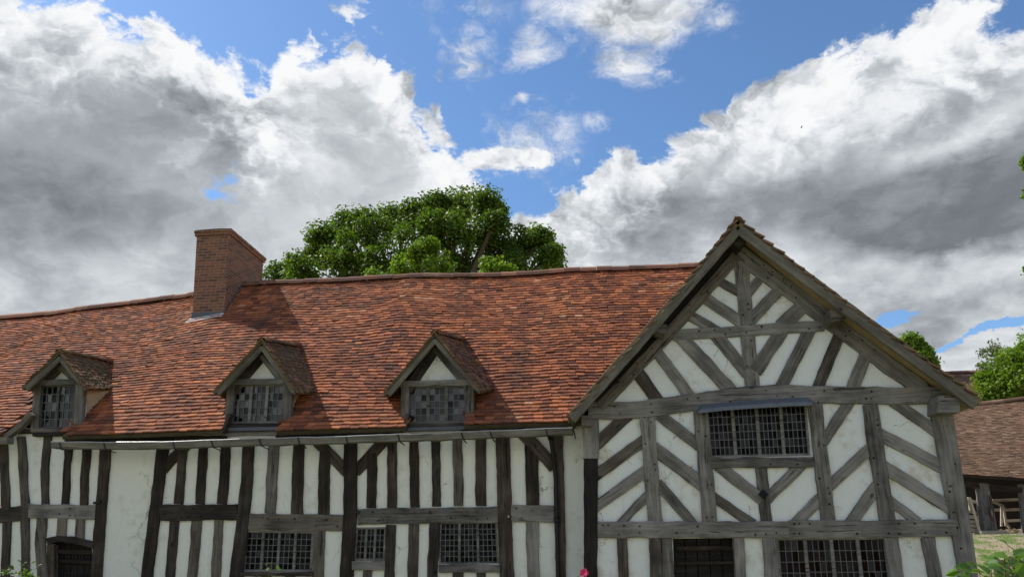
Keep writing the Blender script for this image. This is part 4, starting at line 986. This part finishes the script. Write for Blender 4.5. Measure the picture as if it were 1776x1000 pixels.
tree('birch_tree', 'thin feathery grey green tree beyond the far brown roof', 'tree', gb(1728, 46),
     [(1728, 606, 14, 0), (1712, 620, 16, 0), (1742, 612, 14, 1), (1720, 640, 18, 0), (1738, 640, 16, 1), (1705, 645, 12, 0), (1728, 665, 20, 0)], 46, LEAF_BIRCH, .20, .55, 9, 34, 37, None, .18, -.2)
tree('broadleaf_tree', 'bright green bushy tree behind the ridge of the open shed', 'tree', gb(1790, 23),
     [(1725, 668, 26, 0), (1750, 640, 28, 0), (1776, 625, 34, 1), (1765, 670, 34, -.5), (1800, 650, 40, 0), (1830, 620, 50, 1), (1735, 690, 22, 0), (1860, 670, 50, 0), (1715, 688, 14, 0)], 22, LEAF_FRESH, .17, .42, 34, 70, 39, None, .3)
tree('broadleaf_tree', 'tree mostly outside the frame, leafy twigs reaching in at the right edge', 'tree', gb(2150, 3, 0),
     [(1795, 280, 9, 0), (1797, 335, 8, 0), (1790, 472, 7, 0), (1806, 466, 10, 0), (1808, 305, 9, 0), (1910, 300, 90, 0), (1900, 440, 80, 0), (2050, 250, 130, 1), (2080, 420, 130, -1), (1990, 150, 110, 0), (1960, 540, 80, 0)], 3, LEAF_FRESH, .10, .17, 60, 44, 41, None, .3)

# ================================================================== OPEN SHED, FAR BARN
YS = 13.0
def slope(name, parent, m, p0, p1, rise_to, seed, gauge=.1, tw=.165, sagf=.12, **kw):
    """p0,p1: eave ends; rise_to: (ridge end over p0, ridge end over p1)"""
    L = (p1 - p0).length; r0, r1 = rise_to; S = (r0 - p0).length
    def P(a_, s):
        u = a_ / L; t = s / S; q = p0.lerp(p1, u).lerp(r0.lerp(r1, u), t); w = math.sin(math.pi * min(max(t, 0), 1)) * sagf
        return q + Vector((0, 0, -w + noise.noise(Vector((a_ * .5, s * .5, seed))) * .05))
    o = tile_field(name, P, 0, L, S, m, parent, None, gauge, tw, .03, seed, .018); return o, P, L, S
e0, e1, e2 = at(1645, 824, YS - .3), at(1690, 832, YS - .3), at(2100, 850, YS - .3)
r0_, r1_ = at(1640, 707, YS + 3.4), at(2100, 655, YS + 3.4)
sh = thing('open_shed', 'open fronted timber shed with sagging brown tiled roof beyond the gable', 'shed', (at(1700, 900, YS).x, YS, GZ))
p0 = e1 + (e1 - e2) * ((e1.x - e0.x) / (e2.x - e1.x)) ; p0.z = e0.z + .05
ro, PS, LS_, SS = slope('roof', None, TILE_S, p0, e2, (r0_, r1_), 61); keep(ro, sh)
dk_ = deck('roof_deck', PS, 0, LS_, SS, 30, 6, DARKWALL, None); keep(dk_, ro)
rr_ = ridge_run('ridge_tiles', [r0_ + Vector((0, 0, .03)), r1_ + Vector((0, 0, .03))], TILE_S, None, .13, .4, 8); dk_.parent = ro; rr_.parent = ro
for c in (dk_, rr_): c.matrix_parent_inverse = Matrix.Identity(4); c.parent = ro
for c in (dk_, rr_): c.matrix_parent_inverse = ro.matrix_parent_inverse.copy() @ Matrix.Identity(4); c.matrix_parent_inverse = Matrix.Identity(4)
mb = MB(); b0 = Vector((r0_.x, r0_.y, r0_.z - .06)); b1 = Vector((r1_.x, r1_.y, r1_.z - .06)); c0_ = Vector((r0_.x, YS + 7.2, e0.z)); c1_ = Vector((r1_.x, YS + 7.2, e2.z))
mb.hexa([b0, b1, c1_, c0_], [v + Vector((0, 0, -.1)) for v in (b0, b1, c1_, c0_)]); keep(mb.build('rear_roof_slope', TILE_S), sh)
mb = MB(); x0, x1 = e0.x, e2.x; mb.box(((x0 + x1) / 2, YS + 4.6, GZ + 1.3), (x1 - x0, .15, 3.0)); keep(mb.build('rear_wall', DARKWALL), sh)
def round_post(name, a, b, r0, r1, m, parent, Y, seed):
    pa, pb = at(*a, Y), at(*b, Y); pts = [pa.lerp(pb, i / 8) + Vector((noise.noise(Vector((i, seed, 0))) * .035, noise.noise(Vector((i, seed, 5))) * .03, 0)) for i in range(9)]
    ax = (pb - pa).normalized(); ay = Vector((0, 1, 0)); az = ax.cross(ay).normalized(); ay = az.cross(ax); M = Matrix((ax, ay, az)).transposed().to_4x4(); M.translation = (pa + pb) / 2; Mi = M.inverted()
    mb = MB(); mb.tube([Mi @ q for q in pts], [(r0 + (r1 - r0) * i / 8) * (1 + noise.noise(Vector((i * 1.3, seed, 8))) * .12) for i in range(9)], 9)
    o = mb.build(name, m, None, False); o.matrix_world = M; keep(o, parent); return o
def vtimber(name, pts, w, m, parent, Y, **kw):
    return timber(name, pts, w, m, parent, Y, **kw)
round_post('post', (1703, 838), (1713, 930), .19, .235, W_GREY, sh, YS + .1, 3); round_post('post', (1774, 840), (1785, 932), .15, .18, W_GREY, sh, YS + .1, 5); round_post('post', (1860, 840), (1875, 935), .17, .2, W_MID, sh, YS + .1, 6)
round_post('post', (1640, 830), (1646, 925), .17, .2, W_MID, sh, YS + .1, 7)
vtimber('eave_beam', [(1650, 832), (1690, 840), (1776, 850), (2080, 860)], 9, W_DARK, sh, YS, proud=.02, depth=.16)
mb = MB(); c = at(1719, 927, YS - .1); mb.box((c.x, c.y, GZ + .02), (.75, .5, .17)); c2 = mb.build('padstone', STONE); keep(c2, sh)
hd = thing('wooden_gate', 'pale sunlit rail gate left of the rough shed post', 'gate', (at(1690, 925, YS + .3).x, YS + .3, GZ))
for a_, b_, w in (((1664, 861), (1703, 873), 4.5), ((1664, 882), (1703, 891), 4.5)): vtimber('rail', [a_, b_], w, W_PALE, hd, YS + .25, proud=.03, depth=.02, wob=.3)
for y in (898, 905, 912, 919): vtimber('board', [(1664, y - 3), (1704, y + (y - 905) * .1)], 5.6, W_PALE, hd, YS + .3, proud=.01, depth=.02, wob=.4)
vtimber('stile', [(1681, 861), (1684, 885)], 3.4, W_PALE, hd, YS + .25, proud=.05, depth=.02, wob=.3)
pl_ = thing('leaning_pole', 'thin pale pole leaning across the gate left of the shed post', 'pole', (at(1700, 922, YS).x, YS, GZ))
round_post('pole', (1682, 862), (1700, 924), .035, .045, W_PALE, pl_, YS - .1, 9)
pl_ = thing('leaning_pole', 'thin dark brown pole leaning just right of the rough shed post', 'pole', (at(1727, 922, YS).x, YS, GZ))
round_post('pole', (1717, 859), (1729, 928), .04, .05, W_MID, pl_, YS - .25, 11)
hd = thing('wooden_hurdle', 'brown rail fence standing in the shade inside the open shed', 'fence', (at(1750, 918, YS + 1.6).x, YS + 1.6, GZ))
for a_, b_, w in (((1722, 867), (1800, 865), 4.2), ((1722, 884), (1800, 882), 4.2), ((1738, 903), (1800, 900), 4.5)): vtimber('rail', [a_, b_], w, W_PALE, hd, YS + 1.6, proud=.02, depth=.02, wob=.4)
vtimber('stile', [(1790, 858), (1795, 922)], 6, W_PALE, hd, YS + 1.6, proud=.05, depth=.03, wob=.4)
hd = thing('trestle', 'small wooden trestle on the floor of the open shed', 'trestle', (at(1745, 915, YS + 1.0).x, YS + 1.0, GZ))
vtimber('rail', [(1721, 868), (1741, 877)], 3.4, W_PALE, hd, YS + .9, proud=.03, depth=.03, wob=.3)
for a_, b_ in (((1738, 876), (1738, 912)), ((1741, 878), (1746, 911)), ((1744, 904), (1752, 915))): vtimber('leg', [a_, b_], 4.0, W_PALE, hd, YS + .9 + (a_[0] - 1738) * .02, proud=.02, depth=.03, wob=.3)
mb = MB(); rnd = random.Random(3)
c = at(1765, 914, YS + 1.2)
for i in range(900):
    x = c.x + rnd.gauss(0, .9); y = c.y + rnd.gauss(0, .5); z = GZ + .03 + max(0, .16 - .1 * ((x - c.x) ** 2 + (y - c.y) ** 2)) * rnd.random(); a_ = rnd.random() * 6.28; L = rnd.uniform(.08, .2)
    d = Vector((math.cos(a_) * L, math.sin(a_) * L, rnd.uniform(-.03, .05))); w = Vector((-math.sin(a_), math.cos(a_), .4)) * .008; q = Vector((x, y, z)); mb.add([q - w, q + d - w, q + d + w, q + w], [(0, 1, 2, 3)])
so = mb.build('straw', W_PALE); so['kind'] = 'stuff'; so['label'] = 'loose straw scattered on the floor of the open shed'; so['category'] = 'straw'
# lead valley between wing eave and shed roof
bn = thing('tiled_barn', 'far building with a brown tiled roof, mostly hidden by the bright green tree', 'barn', (at(1690, 900, 28).x, 28, ground_z(17, 28)))
q0, q1 = at(1560, 745, 26), at(1960, 745, 26); t0, t1 = at(1560, 650, 29.5), at(1960, 634, 29.5)
ro, PB, LB, SB = slope('roof', None, TILE_S, q0, q1, (t0, t1), 71, .16, .24); keep(ro, bn)
rr_ = ridge_run('ridge_tiles', [t0 + Vector((0, 0, .04)), t1 + Vector((0, 0, .04))], TILE_S, None, .16, .45, 9); keep(rr_, bn)
mb = MB(); mb.hexa([t0, t1, Vector((t1.x, 33, q1.z)), Vector((t0.x, 33, q0.z))], [v - Vector((0, 0, .1)) for v in (t0, t1, Vector((t1.x, 33, q1.z)), Vector((t0.x, 33, q0.z)))]); keep(mb.build('rear_roof_slope', TILE_S), bn)
mb = MB(); mb.box(((q0.x + q1.x) / 2, 29.6, (q0.z + 1) / 2), (q1.x - q0.x - .4, 6.4, q0.z - 1)); keep(mb.build('wall', STONE), bn)

# ================================================================== PLANTS CLOSE BY
def big_leaf(mb, p, d, up, L, W, mi=0):
    d = d.normalized(); s = d.cross(up).normalized(); n = s.cross(d).normalized()
    pts = [p, p + d * L * .3 + s * W * .5 + n * W * .16, p + d * L * .68 + s * W * .40 + n * W * .1 - up * L * .04, p + d * L - up * L * .18,
           p + d * L * .68 - s * W * .40 + n * W * .1 - up * L * .04, p + d * L * .3 - s * W * .5 + n * W * .16, p + d * L * .33, p + d * L * .68 - up * L * .05]
    mb.add(pts, [(0, 1, 6), (0, 6, 5), (1, 2, 7, 6), (5, 6, 7, 4), (2, 3, 7), (4, 7, 3)], mi)
def shrub(name, label, stems, leafL, leafW, seed, m=LEAF_SHRUB, spacing=.055, extra=None, group=None, gz=0.0):
    """stems: (base Vector, tip Vector, lean); leaves alternate up the stem and thicken below"""
    rnd = random.Random(seed); base = sum((s[0] for s in stems), Vector()) / len(stems); th = thing(name, label, 'shrub' if not extra else extra, base, group)
    st = MB(); lf = MB()
    for b, t, nl in stems:
        mid = b.lerp(t, .5) + Vector((rnd.uniform(-.08, .08), rnd.uniform(-.08, .08), 0)); pts = [b, mid, b.lerp(t, .85) + Vector((rnd.uniform(-.03, .03), 0, 0)), t]
        st.tube(pts, [.010, .007, .004, .002], 5)
        H = (t - b).length; n = int(H * .75 / spacing)
        for i in range(n):
            f = 1 - (i + .2) * spacing / H; 
            if f < .2: break
            q = mid.lerp(t, (f - .5) * 2) if f > .5 else b.lerp(mid, f * 2)
            for _ in range(2 if f < .9 else 1 + (rnd.random() < .5)):
                a_ = i * 2.4 + rnd.uniform(-.5, .5) + _ * 3.1; d = Vector((math.cos(a_), math.sin(a_), rnd.uniform(-.9, .5 if f < .97 else 1.2))); stem_ = d.normalized() * rnd.uniform(.01, .05)
                sc = rnd.uniform(.65, 1.15) * (1 - max(0, f - .85) * 1.6)
                st.tube([q, q + stem_], [.002, .0015], 4, cap=False); big_leaf(lf, q + stem_, d, Vector((rnd.gauss(0, .5), rnd.gauss(-.5, .5), .9)).normalized(), leafL * sc, leafW * sc)
    s_ = st.build('stem', flat(name + '_stem', (.12, .09, .05), .8)); keep(s_, th); l_ = lf.build('leaves', m); keep(l_, th); return th
def stem_to(px, py, Y, rnd, lean=.15, nl=1): t = at(px, py + (4 if Y < -7.9 else 0), Y); return (Vector((t.x + rnd.uniform(-lean, lean), Y + rnd.uniform(-lean, lean), 0)), t, nl)
rnd = random.Random(12)
S = [stem_to(px, py, Y, rnd) for px, py, Y in ((1668, 966, -8.1), (1698, 985, -8.2), (1718, 975, -8.0), (1742, 955, -8.3), (1755, 965, -8.1), (1765, 950, -8.35), (1776, 938, -8.2), (1730, 985, -8.4), (1790, 945, -8.2), (1800, 960, -8.0), (1780, 958, -8.4), (1750, 978, -8.5), (1715, 992, -8.35), (1830, 950, -8.2), (1748, 965, -8.45), (1770, 968, -8.1), (1738, 968, -8.15), (1760, 975, -8.3), (1785, 970, -8.3), (1724, 982, -8.2), (1758, 990, -8.0), (1740, 994, -8.4), (1775, 990, -8.25), (1704, 998, -8.1), (1732, 992, -8.25), (1765, 985, -8.2), (1752, 998, -8.3), (1770, 975, -8.35), (1788, 985, -8.15), (1745, 985, -8.05))]
shrub('leafy_shrub', 'bright green leafy shrub in the foreground, bottom right corner', S, .092, .06, 13, spacing=.034)
S = [stem_to(px, py, Y, rnd) for px, py, Y in ((4, 984, -1.2), (16, 976, -1.0), (28, 988, -1.1), (40, 975, -1.3), (52, 977, -1.0), (60, 985, -1.2), (-12, 978, -1.1), (34, 994, -1.4), (10, 994, -1.3), (48, 992, -1.4))]
shrub('leafy_shrub', 'low green shrub by the house wall left of the arched door', S, .11, .075, 14, LEAF_OAK, .05)
S = [stem_to(472, 972, -6.0, rnd, .05), stem_to(478, 985, -6.05, rnd, .05), stem_to(466, 990, -6.0, rnd, .05)]
shrub('slender_shoot', 'single slender shoot with pale green leaves below the left lattice window', S, .06, .035, 15, LEAF_SHRUB, .06, 'plant')
S = [stem_to(px, py, -.95, rnd, .2) for px, py in ((1003, 997), (1010, 1000), (1018, 1004), (995, 1006), (1014, 996))]
rs = shrub('rose_bush', 'climbing rose with a pink bloom at the corner where gable meets main wall', S, .06, .04, 16, LEAF_OAK, .06, 'rose')
mb = MB(); c = at(1013, 993, -1.0); rnd = random.Random(2)
for ring_, (nn, rr0, tilt) in enumerate(((5, .055, .2), (5, .042, .6), (4, .028, 1.0), (3, .015, 1.4))):
    for i in range(nn):
        a_ = i * 6.283 / nn + ring_ * .6; d = Vector((math.cos(a_), -.25 + math.sin(a_) * .4, math.sin(a_) * .8 + tilt * .3)); big_leaf(mb, c + d * rr0 * .15, d + Vector((0, -.5 * tilt, 0)), Vector((0, -1, .3)), rr0 * 1.25, rr0 * 1.25)
keep(mb.build('bloom', PETAL), rs)
# small dark bird high over the gable
bt = MB(); c = ray(1390, 221) * 95 + CAM
bt.add([c + Vector(v) for v in ((-.16, 0, .0), (-.05, .02, .05), (.14, 0, .02), (.05, -.02, -.05), (0, -.30, .09), (.06, -.28, .08), (0, .30, .09), (.06, .28, .08), (.24, 0, .01), (.22, .05, .0))], [(0, 1, 2, 3), (1, 4, 5, 3), (1, 6, 7, 3), (2, 8, 9), (0, 3, 1)])
tag(bt.build('bird', flat('bird_black', (.02, .02, .02), .7)), 'tiny dark bird flying in front of the pale cloud above the gable', 'bird')
